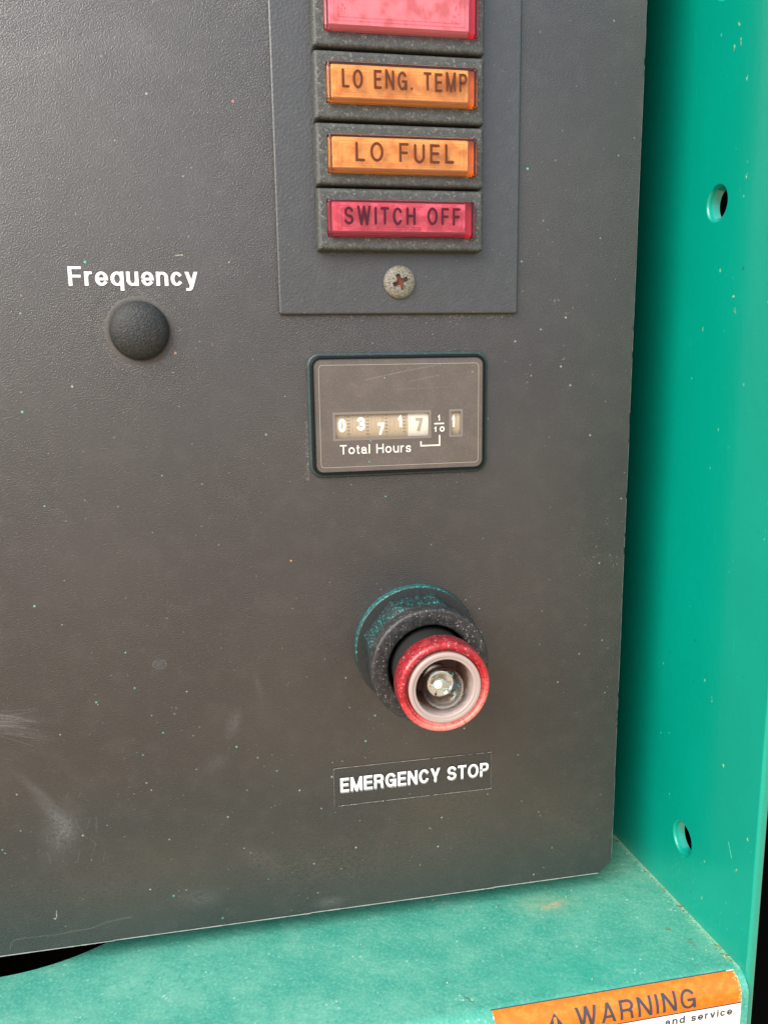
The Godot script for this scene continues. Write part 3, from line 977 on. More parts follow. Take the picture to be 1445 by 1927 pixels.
# ---------------------------------------------------------------- indicator column
func build_indicators() -> void:
	# mounting plate, its edge rounded
	var base := Vector3(4.8, 49.4, 0)
	var t := thing("mounting_plate", "satin dark grey mounting plate that carries the coloured indicator lights", "mounting plate", base)
	var st := begin()
	var o := rounded(-24.95, 34.7, 49.4, 165, 0.7, 5)
	var prof := [Vector2(0, 0.02), Vector2(0, 0.85)]
	prof.append_array(arc_prof(-0.5, 0.9, 0.5, 10, 90, 5))
	loft(st, o, prof, 0.5)
	fill(st, o, -0.5, 1.4)
	part("plate", st, M.plate, t)

	var rows := [
		{"y": 107.65, "top": 125.6, "kind": "red", "text": "", "lens": [-12.9, 22.3, 110.95, 122.6], "ins": [-11.6, 20.2, 112.0, 121.9], "label": "wide blank red indicator light at the very top of the column, cut by the frame", "m": "red"},
		{"y": 92.45, "top": 107.0, "kind": "amber", "text": "LO ENG. TEMP", "lens": [-12.65, 22.2, 95.9, 104.3], "ins": [-11.5, 20.1, 96.75, 103.7], "tx": [-9.35, 19.5, 98.75, 3.85], "label": "orange indicator light engraved LO ENG. TEMP", "m": "amber"},
		{"y": 78.3, "top": 91.8, "kind": "amber", "text": "LO FUEL", "lens": [-12.75, 22.2, 80.95, 89.1], "ins": [-11.6, 20.1, 81.8, 88.5], "tx": [-6.65, 16.5, 83.25, 4.1], "label": "orange indicator light engraved LO FUEL", "m": "amber"},
		{"y": 63.9, "top": 77.7, "kind": "red", "text": "SWITCH OFF", "lens": [-13.2, 21.65, 67.0, 75.0], "ins": [-12.1, 19.7, 67.9, 74.4], "tx": [-9.5, 18.0, 69.5, 3.8], "label": "red indicator light engraved SWITCH OFF at the foot of the column", "m": "red"},
	]
	var n1 := noise_bytes(256, 64, 0.03, 51, 4)
	var n2 := noise_bytes(256, 64, 0.022, 52, 4)
	for r in rows:
		base = Vector3(4.4, r.y, 1.4)
		t = thing("indicator_light", r.label, "indicator light", base, "indicator lights in the column")
		# housing with a window through its front
		st = begin()
		var ho := rounded(-15.5, 24.45, r.y, r.top, 0.5, 4)
		var L: Array = r.lens
		var zf := 5.0
		prof = [Vector2(0, 1.42), Vector2(0, zf - 0.9)]
		prof.append_array(arc_prof(-0.9, zf - 0.9, 0.9, 8, 90, 6))
		loft(st, ho, prof, 0.5)
		var ix0 := -15.5 + 0.9
		var ix1 := 24.45 - 0.9
		var iy0: float = r.y + 0.9
		var iy1: float = r.top - 0.9
		var g := 0.12
		for q in [[ix0, ix1, iy0, L[2] - g], [ix0, ix1, L[3] + g, iy1], [ix0, L[0] - g, L[2] - g, L[3] + g], [L[1] + g, ix1, L[2] - g, L[3] + g]]:
			flat(st, [Vector3(q[0], q[2], zf), Vector3(q[1], q[2], zf), Vector3(q[1], q[3], zf), Vector3(q[0], q[3], zf)], Vector3.BACK)
		var lo := rounded(L[0] - g, L[1] + g, L[2] - g, L[3] + g, 0.2, 2)
		loft(st, lo, [Vector2(0, 1.5), Vector2(0, zf)])
		part("housing", st, M.housing, t)
		# coloured lens: saturated body, chamfered front
		st = begin()
		o = rounded(L[0], L[1], L[2], L[3], 0.5, 4)
		prof = [Vector2(0.0, 1.6), Vector2(0, 6.3)]
		prof.append_array(arc_prof(-0.45, 6.25, 0.45, 10, 90, 4))
		loft(st, o, prof, 0.5)
		fill(st, o, -0.45, 6.7)
		fill(st, o, 0.0, 1.6, false)
		var red: bool = r.m == "red"
		var lens := material("red lens plastic" if red else "amber lens plastic", (Color(1.0, 0.28, 0.37) if r.text == "" else Color(0.97, 0.14, 0.22)) if red else Color(1.0, 0.44, 0.12), 0.06, 0.5)  # blank top lens tinted paler for the sky it reflects
		var lc := lens.albedo_color
		lc.a = 0.0
		lens.albedo_color = lc
		lens.refraction_enabled = true
		lens.refraction_scale = 0.045
		var body := part("lens", st, lens, t)
		# the frosted face, paler, with cloudy glue marks, inner hot spots painted in
		var I: Array = r.ins
		var cloud := mottled(256, 64, Color(0.97, 0.93, 0.88) if not red or r.text == "" else Color(0.82, 0.70, 0.68), [[n1, Color(1.0, 0.97, 0.92, 0.9), 0.42, 0.72], [n2, Color(0.82, 0.68, 0.58, 0.7), 0.5, 0.8]], 0.03)
		# an inner edge and glue outline
		var ec := Color(0.72, 0.10, 0.18) if red else Color(0.90, 0.42, 0.20)
		for e in 2:
			var d := 8.0 + e * 8
			scratch(cloud, [Vector2(d, d * 0.8), Vector2(256 - d, d * 0.8), Vector2(256 - d, 64 - d * 0.6), Vector2(d, 64 - d * 0.6), Vector2(d, d * 0.8)], 0.6, ec, 0.35, 0.3)
		for i in 12:
			dot(cloud, 20 + rng.randf() * 14, 30 + rng.randf() * 22, rng.randf_range(0.6, 1.8), Color(1.0, 0.72, 0.2) if not red else Color(0.95, 0.5, 0.5), 0.6)
			dot(cloud, 222 + rng.randf() * 16, 14 + rng.randf() * 40, rng.randf_range(0.6, 1.8), Color(1.0, 0.78, 0.25) if not red else Color(0.95, 0.45, 0.5), 0.6)
		var fm := with_tex(material("frosted lens face", Color.WHITE, 0.3, 0.5), cloud)
		fm.clearcoat_enabled = true
		fm.clearcoat = 0.5
		fm.clearcoat_roughness = 0.12
		bumpy(fm, M.fine, 0.05)
		st = begin()
		o = rounded(L[0] + 0.9, L[1] - 1.9, L[2] + 0.95, L[3] - 0.45, 0.35, 4)
		loft(st, o, [Vector2(0, 2.3), Vector2(0, 5.3), Vector2(-0.2, 5.5)], 0.2)
		fill(st, o, -0.2, 5.5)
		part("lens_face", st, fm, body)
		st = begin()
		o = rounded(L[0] + 0.1, L[1] - 0.1, L[2] + 0.1, L[3] - 0.1, 0.4, 4)
		loft(st, o, [Vector2(0, 1.7), Vector2(0, 3.0)], 0.2)
		fill(st, o, 0.0, 3.0)
		part("added_reflector", st, material("tinted reflector", Color(0.72, 0.05, 0.09) if red else Color(0.92, 0.36, 0.08), 0.6), body)  # tinted backing added to brighten the lens margins
		if r.text != "":
			var X: Array = r.tx
			var rs := rng.state
			st = begin()
			write(st, r.text, X[0], X[1], X[2], X[3], 0.12, 0.36, on_z(6.83), true, 0.1, 1.4)
			part("engraved_edge", st, material("engraved edge", Color(0.25, 0.012, 0.03) if red else Color(0.42, 0.10, 0.02), 0.6, 0.3), t)
			rng.state = rs
			st = begin()
			write(st, r.text, X[0], X[1], X[2], X[3], 0.12, 0.36, on_z(7.0), true, 0.1)
			part("lettering", st, material("engraved letters", Color(0.05, 0.014, 0.022) if red else Color(0.085, 0.032, 0.018), 0.8, 0.25), t, "dark engraved words " + r.text)

	# screw below the column
	base = Vector3(4.35, 56.95, 1.4)
	t = thing("cross_screw", "weathered grey cross head screw below the red SWITCH OFF light", "screw", base)
	var tool_angle := deg_to_rad(24)
	var im := mottled(256, 256, Color(0.47, 0.455, 0.41), [[noise_bytes(256, 256, 0.05, 61, 4), Color(0.22, 0.21, 0.19, 0.9), 0.45, 0.75], [noise_bytes(256, 256, 0.15, 62, 2), Color(0.66, 0.62, 0.52, 0.8), 0.6, 0.85]], 0.3)
	var sm := bumpy(triplanar(with_tex(material("corroded zinc", Color.WHITE, 0.6, 0.5), im), 9), M.pebble, 0.6)
	var csg := CSGCombiner3D.new()
	csg.name = "screw_head"
	t.add_child(csg)
	var head := CSGPolygon3D.new()
	var hp := PackedVector2Array([Vector2(0, -0.3), Vector2(3.95, -0.3), Vector2(3.95, 0.35)])
	for i in 9:
		var a := deg_to_rad(10.0 + 80.0 * i / 8.0)
		hp.append(Vector2(3.95 * cos(a), 0.35 + 1.3 * sin(a)))
	hp.append(Vector2(0, 1.65))
	for i in hp.size():
		hp[i] *= MM
	head.polygon = hp
	head.mode = CSGPolygon3D.MODE_SPIN
	head.spin_sides = 48
	head.smooth_faces = true
	head.rotation.x = PI / 2
	head.material = sm
	csg.add_child(head)
	for k in 2:
		var cut := CSGBox3D.new()
		cut.operation = CSGShape3D.OPERATION_SUBTRACTION
		cut.size = Vector3(3.9, 1.05, 2.4) * MM
		cut.position = Vector3(0, 0, 1.55) * MM
		cut.rotation.z = tool_angle + k * PI / 2
		cut.material = sm
		csg.add_child(cut)
	var mid := CSGCylinder3D.new()
	mid.operation = CSGShape3D.OPERATION_SUBTRACTION
	mid.radius = 1.0 * MM
	mid.height = 2.6 * MM
	mid.position = Vector3(0, 0, 1.5) * MM
	mid.rotation.x = PI / 2
	mid.material = sm
	csg.add_child(mid)
	st = begin()
	for i in 14:
		var a := TAU * i / 14
		var b := TAU * (i + 1) / 14
		var r0 := 1.25 + 0.2 * sin(i * 2.3)
		var r1 := 1.25 + 0.2 * sin((i + 1) % 14 * 2.3)
		var c := Vector3(4.25, 56.6, 2.0)
		tri(st, [c, c + Vector3(cos(a) * r0, sin(a) * r0, -0.1), c + Vector3(cos(b) * r1, sin(b) * r1, -0.1)], [Vector3.BACK, Vector3.BACK, Vector3.BACK], [Vector2.ZERO, Vector2.ZERO, Vector2.ZERO])
	part("rust", st, bumpy(triplanar(material("rust", Color(0.16, 0.055, 0.035), 0.9), 6), M.pebble, 0.8), t)

# ---------------------------------------------------------------- the blanking plug
func build_plug() -> void:
	var c := Vector2(-57.35, 45.95)
	var t := thing("blanking_plug", "round domed black pebbled plug under the word Frequency", "plug", Vector3(c.x, c.y, 0))
	var im := mottled(512, 512, Color(0.15, 0.155, 0.155), [[noise_bytes(512, 512, 0.02, 71), Color(0.20, 0.20, 0.19, 0.7), 0.4, 0.8]], 0.15)
	for i in 2600:
		dot(im, rng.randf() * 512, rng.randf() * 512, rng.randf_range(1.6, 4.2), Color(0.36, 0.37, 0.355) if i % 3 else Color(0.07, 0.07, 0.07), rng.randf_range(0.15, 0.7), 1.5)  # pale specks stand for glints on the pebble grain and for dust
	var m := bumpy(triplanar(with_tex(material("pebbled rubber", Color.WHITE, 0.58, 0.4), im), 12), M.pebble, 0.8)
	var st := begin()
	var prof := [Vector2(-0.35, 0.02), Vector2(-0.1, 0.4), Vector2(0, 0.8)]
	for i in 17:
		var a := PI / 2 * i / 16
		prof.append(Vector2(6.75 * cos(a) - 6.75, 0.8 + 3.7 * sin(a)))
	loft(st, circle(c.x, c.y, 6.75, 72), prof, 0.3)
	part("dome", st, m, t)
	# the swollen ring in the paint round it
	st = begin()
	loft(st, circle(c.x, c.y, 7.35, 72), [Vector2(0.55, 0.003), Vector2(0.3, 0.05), Vector2(0.0, 0.07), Vector2(-0.3, 0.06), Vector2(-0.7, 0.02)], -1.0)
	part("rim", st, bumpy(triplanar(with_tex(material("painted rim", Color.WHITE, 0.5, 0.5), mottled(256, 256, Color(0.285, 0.275, 0.265), [[noise_bytes(256, 256, 0.06, 72), Color(0.40, 0.38, 0.34, 0.6), 0.5, 0.85]], 0.1)), 12), M.fine, 0.25), t)

# ---------------------------------------------------------------- hour meter
func build_hour_meter() -> void:
	var t := thing("hour_meter", "rectangular hour meter reading 03717 Total Hours in a rounded black bezel", "hour meter", Vector3(4, 9.7, 0))
	var o := rounded(-18.6, 27.05, 9.65, 40.2, 3.2, 10)
	var st := begin()
	loft(st, o, [Vector2(0.1, 0.02), Vector2(0.1, 0.55), Vector2(-0.05, 0.8), Vector2(-0.3, 0.86), Vector2(-0.62, 0.86), Vector2(-0.66, 0.5)], 0.5)
	var dim := mottled(256, 256, Color(0.16, 0.20, 0.20), [[noise_bytes(256, 256, 0.04, 84), Color(0.12, 0.30, 0.29, 0.8), 0.45, 0.8]], 0.2)
	for i in 260:
		dot(dim, rng.randf() * 256, rng.randf() * 256, rng.randf_range(0.6, 1.8), Color(0.40, 0.50, 0.48), rng.randf_range(0.2, 0.8))
	part("outer_ledge", st, triplanar(with_tex(material("dusted ledge", Color.WHITE, 0.45, 0.5), dim), 14), t)
	st = begin()
	var prof := [Vector2(-0.66, 0.5), Vector2(-0.68, 1.5)]
	prof.append_array(arc_prof(-0.9, 1.5, 0.22, 0, 90, 4))
	prof.append_array([Vector2(-1.1, 1.72), Vector2(-1.14, 1.5), Vector2(-1.24, 1.5), Vector2(-1.27, 1.66), Vector2(-1.42, 1.66), Vector2(-1.45, 0.3)])
	loft(st, o, prof, 0.6)
	var bz := oversprayed(81, 1.0, 0)
	bz = material("black bezel", Color(0.006, 0.0085, 0.0085), 0.4, 0.33)
	part("bezel", st, bz, t)
	# teal dust on the upper outer ledge
	# dial plate with two windows cut in it
	var x0 := -17.2
	var x1 := 25.62
	var y0 := 11.05
	var y1 := 38.75
	var a := [-12.2, 11.6, 19.4, 25.25]
	var b := [17.5, 19.9, 19.45, 25.3]
	var im := mottled(512, 360, Color(0.265, 0.232, 0.212), [[noise_bytes(512, 360, 0.01, 82), Color(0.32, 0.28, 0.256, 0.7), 0.4, 0.8], [noise_bytes(512, 360, 0.1, 83, 2), Color(0.42, 0.39, 0.37, 0.35), 0.55, 0.9]], 0.07)
	for i in 70:
		dot(im, rng.randf() * 512, rng.randf() * 360, rng.randf_range(0.5, 1.1), Color(0.66, 0.66, 0.62), rng.randf_range(0.3, 0.8), 0.5)
	for q in [[210, 60], [480, 46], [160, 330], [165, 262]]:
		dot(im, q[0], q[1], 2.2, Color(0.25, 0.72, 0.62), 0.9)
	scratch(im, [Vector2(150, 66), Vector2(260, 42), Vector2(370, 22)], 1.5, Color(0.55, 0.52, 0.48), 0.45, 0.8)
	scratch(im, [Vector2(280, 74), Vector2(380, 54)], 1.2, Color(0.50, 0.47, 0.44), 0.4, 0.8)
	scratch(im, [Vector2(240, 98), Vector2(420, 92)], 1.0, Color(0.48, 0.45, 0.43), 0.35, 0.8)
	scratch(im, [Vector2(108, 78), Vector2(140, 88)], 0.8, Color(0.5, 0.47, 0.44), 0.4, 0.6)
	var dm := with_tex(material("dial plate", Color.WHITE, 0.45, 0.5), im)
	st = begin()
	var zd := 1.3
	for q in [[x0, x1, a[3], y1], [x0, x1, y0, a[2]], [x0, a[0], a[2], a[3]], [a[1], b[0], a[2], a[3]], [b[1], x1, a[2], a[3]]]:
		var uv := []
		var p := []
		for e in [[0, 2], [1, 2], [1, 3], [0, 3]]:
			p.append(Vector3(q[e[0]], q[e[1]], zd))
			uv.append(Vector2((q[e[0]] - x0) / (x1 - x0), (y1 - q[e[1]]) / (y1 - y0)))
		flat(st, p, Vector3.BACK, uv)
	# the walls of the two windows
	for q in [a, b]:
		for e in [[0, 2, 1, 2], [1, 2, 1, 3], [1, 3, 0, 3], [0, 3, 0, 2]]:
			var p := Vector3(q[e[0]], q[e[1]], zd)
			var r := Vector3(q[e[2]], q[e[3]], zd)
			var mid := Vector3((q[0] + q[1]) / 2, (q[2] + q[3]) / 2, zd)
			flat(st, [p, r, r - Vector3(0, 0, 0.5), p - Vector3(0, 0, 0.5)], (mid - (p + r) / 2).normalized())
	part("dial_plate", st, dm, t)
	# pale frames round the windows and the fine printed border
	st = begin()
	for q in [[a, 0.55], [b, 0.45]]:
		var w: Array = q[0]
		var c := PackedVector2Array([Vector2(w[0] - 0.3, w[2] - 0.3), Vector2(w[1] + 0.3, w[2] - 0.3), Vector2(w[1] + 0.3, w[3] + 0.3), Vector2(w[0] - 0.3, w[3] + 0.3), Vector2(w[0] - 0.3, w[2] - 0.3)])
		ribbon(st, c, 0.3, false, on_z(zd + 0.03))
	part("window_frame", st, material("window frame", Color(0.16, 0.13, 0.115), 0.5), t)
	st = begin()
	var bo := rounded(-15.95, 24.6, 12.2, 37.35, 0.9, 5)
	var bp := PackedVector2Array()
	for q in bo.p:
		bp.append(q)
	ribbon(st, bp, 0.06, false, on_z(zd + 0.05))
	part("border_line", st, material("fine border print", Color(0.36, 0.32, 0.26), 0.5), t)
	# counter wheels behind the windows, each with its figure
	var wheels := [[-12.4, -7.82, "0", -10.42, 20.85, 3.35, false], [-7.8, -3.02, "3", -5.6, 21.15, 3.35, false], [-3.0, 1.78, "7", -0.6, 19.85, 3.1, false], [1.8, 6.38, "1", 4.35, 21.7, 3.0, false], [6.4, 11.8, "7", 9.2, 20.6, 3.3, true], [17.2, 20.2, "1", 18.1, 21.3, 3.0, false]]
	var tan := mottled(256, 128, Color(0.66, 0.585, 0.475), [[noise_bytes(256, 128, 0.03, 85), Color(0.72, 0.64, 0.53, 0.8), 0.4, 0.8], [noise_bytes(256, 128, 0.02, 86), Color(0.58, 0.51, 0.41, 0.6), 0.55, 0.85]], 0.04)
	var wm := with_tex(material("yellowed counter wheel", Color.WHITE, 0.5, 0.5), tan)
	var wl := material("white counter wheel", Color(0.70, 0.65, 0.53), 0.5)
	var fig := material("cream figures", Color(0.88, 0.86, 0.76), 0.5)
	var figd := material("tan figures", Color(0.34, 0.28, 0.19), 0.5)
	var tick := material("wheel ticks", Color(0.30, 0.25, 0.18), 0.6)
	var cy := 22.3
	var R := 8.0
	var cz := 0.75 - R
	max_seg = 0.35
	for w in wheels:
		st = begin()
		for i in 60:
			var t0 := deg_to_rad(-60.0 + 120.0 * i / 60)
			var t1 := deg_to_rad(-60.0 + 120.0 * (i + 1) / 60)
			var n0 := Vector3(0, sin(t0), cos(t0))
			var n1 := Vector3(0, sin(t1), cos(t1))
			var c0 := Vector3(w[0], cy, cz)
			var c1 := Vector3(w[1], cy, cz)
			quad(st, [c0 + n0 * R, c1 + n0 * R, c1 + n1 * R, c0 + n1 * R], [n0, n0, n1, n1], [Vector2(0, i / 60.0), Vector2(1, i / 60.0), Vector2(1, (i + 1) / 60.0), Vector2(0, (i + 1) / 60.0)])
		# ends of the wheel
		for e in 2:
			for i in 10:
				var t0 := deg_to_rad(-60.0 + 12.0 * i)
				var t1 := t0 + deg_to_rad(12)
				var c := Vector3(w[e], cy, cz)
				var nn := Vector3.LEFT if e == 0 else Vector3.RIGHT
				tri(st, [c, c + Vector3(0, sin(t0), cos(t0)) * R, c + Vector3(0, sin(t1), cos(t1)) * R], [nn, nn, nn], [Vector2.ZERO, Vector2.ONE, Vector2.ONE])
		var wheel := part("counter_wheel", st, wl if w[6] else wm, t, "white wheel with a dark figure" if w[6] else "")
		var roll := func(x, y, l):
			var th: float = (y - cy) / R
			return Vector3(x, cy + sin(th) * (R + l + 0.03), cz + cos(th) * (R + l + 0.03))
		st = begin()
		var g := glyph(w[2], 0.11)
		var ww: float = g.w * w[5]
		write(st, w[2], w[3] - ww / 2, w[3] + ww / 2, w[4], w[5], 0.22, 0, roll)
		part("figure", st, figd if w[6] else fig, wheel)
		if not w[6] and w[0] < 10:
			st = begin()
			for i in 6:
				var y: float = 20.0 + i * 0.85 + (w[0] * 0.37 - floorf(w[0] * 0.37)) * 0.5
				var x: float = w[1] - 1.35
				patch(st, [Vector2(x, y), Vector2(x + 0.75, y), Vector2(x + 0.75, y + 0.38), Vector2(x, y + 0.38)], 0.0, roll)
			part("ticks", st, material("faint ticks", Color(0.22, 0.175, 0.115), 0.6), wheel)
	st = begin()
	max_seg = 99.0
	var back := [Vector3(x0 + 1, 16.5, 0.15), Vector3(x1 - 1, 16.5, 0.15), Vector3(x1 - 1, 28, 0.15), Vector3(x0 + 1, 28, 0.15)]
	flat(st, back, Vector3.BACK)
	part("counter_back", st, material("counter back", Color(0.20, 0.17, 0.13), 0.7), t)
	# printing
	st = begin()
	write(st, "Total Hours", -11.2, 6.95, 15.4, 2.35, 0.14, 0.12, on_z(zd + 0.05))
	write(st, "1", 13.85, 14.6, 23.1, 1.5, 0.22, 0, on_z(zd + 0.05))
	write(st, "10", 12.8, 15.85, 20.3, 1.35, 0.24, 0.16, on_z(zd + 0.05))
	ribbon(st, PackedVector2Array([Vector2(13.15, 22.38), Vector2(15.35, 22.38)]), 0.18, false, on_z(zd + 0.05))
	ribbon(st, PackedVector2Array([Vector2(14.35, 19.3), Vector2(14.35, 16.9), Vector2(9.5, 16.9), Vector2(9.5, 17.85)]), 0.18, false, on_z(zd + 0.05))
	part("lettering", st, material("cream print", Color(0.80, 0.77, 0.68), 0.5), t, "cream printed words Total Hours, the fraction 1/10 and a bracket")
	# clear cover
	st = begin()
	var co := rounded(x0, x1, 11.1, 38.7, 2.0, 8)
	fill(st, co, 0.0, 1.6)
	var pane := material("clear cover", Color(0.5, 0.48, 0.45), 0.05, 0.5)
	var pc := pane.albedo_color
	pc.a = 0.06
	pane.albedo_color = pc
	pane.transparency = BaseMaterial3D.TRANSPARENCY_ALPHA
	part("cover", st, pane, t)

# ---------------------------------------------------------------- emergency stop button
func build_stop_button() -> void:
	var c := Vector2(7.95, -36.2)
	var t := thing("emergency_stop_button", "protruding red ringed emergency stop button with a bare bulb and green dusted black collar", "push button", Vector3(c.x, c.y, 0))
	var st := begin()
	var prof := [Vector2(0, 0.02), Vector2(0, 2.0)]
	prof.append_array(arc_prof(-0.4, 2.0, 0.4, 20, 90, 4))
	prof.append(Vector2(-4.0, 2.4))
	loft(st, circle(c.x, c.y, 16.5, 96), prof)
	part("flange", st, oversprayed(91, 0.40, 9000), t)
	st = begin()
	var oc := octagon(c.x, c.y, 13.75, deg_to_rad(5.5), 12)
	for i in oc.p.size() - 1:
		if oc.p[i].distance_to(oc.p[i + 1]) < 1e-5:
			continue
		var rows := []
		for e in [i, i + 1]:
			var q: Vector2 = oc.p[e]
			var rho := q.distance_to(c)
			var d := (q - c) / rho
			var zt := 10.9 - (rho - 13.75) * 2.6
			rows.append([Vector3(q.x, q.y, 2.35), Vector3(q.x, q.y, zt), Vector3(c.x + d.x * 13.0, c.y + d.y * 13.0, 13.0), Vector3(oc.n[e].x, oc.n[e].y, 0), Vector3(d.x, d.y, 0.55).normalized(), oc.u[e]])
		var u0: float = rows[0][5]
		var u1: float = rows[1][5]
		if u1 < u0 - 0.5:
			u1 += 1.0
		quad(st, [rows[0][0], rows[1][0], rows[1][1], rows[0][1]], [rows[0][3], rows[1][3], rows[1][3], rows[0][3]], [Vector2(u0, 0), Vector2(u1, 0), Vector2(u1, 0.6), Vector2(u0, 0.6)])
		quad(st, [rows[0][1], rows[1][1], rows[1][2], rows[0][2]], [rows[0][4], rows[1][4], rows[1][4], rows[0][4]], [Vector2(u0, 0.6), Vector2(u1, 0.6), Vector2(u1, 0.9), Vector2(u0, 0.9)])
	part("nut", st, oversprayed(92, 0.95, 7000), t)
	st = begin()
	prof = [Vector2(-1.5, 11.2), Vector2(-0.3, 12.6), Vector2(0, 13.4), Vector2(0, 16.2)]
	prof.append_array(arc_prof(-0.8, 16.4, 0.8, 5, 90, 6))
	prof.append_array([Vector2(-3.6, 17.25), Vector2(-4.1, 16.9), Vector2(-4.3, 16.4), Vector2(-4.35, 9.0)])
	loft(st, circle(c.x, c.y, 14.9, 96), prof)
	part("collar", st, M.dusty_black, t)
	# ribbed stem
	st = begin()
	var ribs := {"p": [], "n": [], "u": []}
	for i in 241:
		var a := TAU * i / 240
		var d := Vector2(cos(a), sin(a))
		ribs.p.append(c + d * (9.6 if i % 2 else 9.3))
		ribs.n.append(d)
		ribs.u.append(i / 240.0)
	loft(st, ribs, [Vector2(0, 9), Vector2(0, 25.4)])
	part("stem", st, material("ribbed black rubber", Color(0.018, 0.018, 0.017), 0.55), t)
	# red cap
	var w := 1024
	var h := 256
	var im := mottled(w, h, Color(0.58, 0.035, 0.09), [[noise_bytes(w, h, 0.03, 93), Color(0.66, 0.09, 0.13, 0.8), 0.4, 0.8], [noise_bytes(w, h, 0.012, 94), Color(0.76, 0.25, 0.24, 0.6), 0.55, 0.85]], 0.1)
	for i in 4200:
		var u := rng.randf()
		var up := clampf(0.2 + cos((u * TAU) - deg_to_rad(115)), 0.03, 1)
		if rng.randf() > up:
			continue
		var col := Color(0.16, 0.12, 0.12) if rng.randf() < 0.45 else (Color(0.45, 0.74, 0.66) if rng.randf() < 0.4 else Color(0.82, 0.62, 0.60))
		dot(im, u * w, rng.randf() * h * 0.62, pow(rng.randf(), 4) * 3.2 + 1.0, col, rng.randf_range(0.25, 0.75))
	# paler salmon lower half and hairline crazing on the front
	for i in w:
		var u := float(i) / w
		var pale := 0.9 * clampf(0.15 - sin(u * TAU - 0.35), 0, 1)
		for j in h:
			var k := pale * clampf(1.15 - absf(j / float(h) - 0.42) * 2.0, 0, 1)
			im.set_pixel(i, j, im.get_pixel(i, j).lerp(Color(0.96, 0.56, 0.50), k))
	for i in 150:
		var p := Vector2(rng.randf() * w, h * rng.randf_range(0.2, 0.5))
		scratch(im, [p, p + Vector2(rng.randf_range(-4, 4), rng.randf_range(10, 36))], 1.0, Color(0.34, 0.04, 0.06), 0.55, 1.0)
	var cap := bumpy(with_tex(material("weathered red plastic", Color.WHITE, 0.32, 0.5), im), M.fine, 0.12)
	cap.clearcoat_enabled = true
	cap.clearcoat = 0.3
	st = begin()
	prof = [Vector2(-1.4, 24.4), Vector2(-0.2, 24.5), Vector2(0.1, 24.8), Vector2(0.1, 29.3)]
	prof.append_array(arc_prof(-0.9, 29.6, 1.0, 0, 90, 7))
	prof.append_array(arc_prof(-1.05, 30.3, 0.3, 90, 180, 3))
	prof.append_array([Vector2(-1.45, 29.9), Vector2(-2.0, 29.8), Vector2(-2.1, 29.6), Vector2(-2.1, 20)])
	loft(st, circle(c.x, c.y, 10.85, 96), prof, 0.6)
	part("red_cap", st, cap, t)
	# pale inner ring and the well behind it
	st = begin()
	prof = [Vector2(0, 20), Vector2(0, 30.4)]
	prof.append_array(arc_prof(-0.35, 30.5, 0.35, 0, 90, 4))
	prof.append_array([Vector2(-0.8, 30.85), Vector2(-0.9, 30.6), Vector2(-1.3, 30.6)])
	prof.append_array(arc_prof(-1.4, 30.3, 0.3, 90, 180, 3))
	prof.append(Vector2(-1.75, 26.0))
	loft(st, circle(c.x, c.y, 8.6, 96), prof, 0.6)
	var ring := material("milky pink ring", Color(0.38, 0.30, 0.27), 0.3)
	ring.backlight_enabled = true
	ring.backlight = Color(0.4, 0.3, 0.3)
	part("inner_ring", st, ring, t)
	st = begin()
	prof = [Vector2(-0.02, 26.1), Vector2(-0.15, 21.0), Vector2(-0.2, 16.5), Vector2(-6.8, 16.3)]
	loft(st, circle(c.x, c.y, 6.9, 64), prof, 0.3)
	var wim := mottled(256, 128, Color(0.64, 0.46, 0.41), [[noise_bytes(256, 128, 0.03, 95), Color(0.50, 0.42, 0.35, 0.8), 0.4, 0.8]], 0.1)
	for i in 500:
		dot(wim, rng.randf() * 256, rng.randf() * 128, rng.randf_range(0.5, 1.8), Color(0.30, 0.27, 0.20), rng.randf_range(0.1, 0.5))
	part("well", st, with_tex(material("dirty pink well", Color.WHITE, 0.45), wim), t)
	# bulb: glass, brass base, added parts for the sky glint, two lead wires and a filament
	var bc := Vector2(8.3, -37.5)
	var bz := 27.0
	st = begin()
	prof = [Vector2(3.0, 16.4), Vector2(3.0, 19.6), Vector2(3.2, 19.8), Vector2(3.2, 20.6), Vector2(2.6, 21.0), Vector2(0.001, 21.1)]
	loft(st, circle(bc.x, bc.y, 0.001, 40), prof)
	var metal := material("nickel bulb base", Color(0.60, 0.56, 0.48), 0.28)
	metal.metallic = 1.0
	var bulb := part("bulb", st, metal, t, "bare clear glass bulb in the ring")
	st = begin()
	prof = []
	for i in 25:
		var a := deg_to_rad(-58.0 + 148.0 * i / 24)
		prof.append(Vector2(5.0 * cos(a), bz + 5.0 * sin(a)))
	for i in range(24, -1, -1):
		var a := deg_to_rad(-58.0 + 148.0 * i / 24)
		prof.append(Vector2(4.55 * cos(a), bz + 4.55 * sin(a)))
	prof.append(prof[0])
	loft(st, circle(bc.x, bc.y, 0.003, 64), prof, 0.3)
	var glass := material("clear bulb glass", Color(0.97, 1.0, 0.99), 0.01, 0.6)
	var gc := glass.albedo_color
	gc.a = 0.0
	glass.albedo_color = gc
	glass.refraction_enabled = true
	glass.refraction_scale = 0.05
	part("glass", st, glass, bulb)
	# green overspray flecks on the glass
	st = begin()
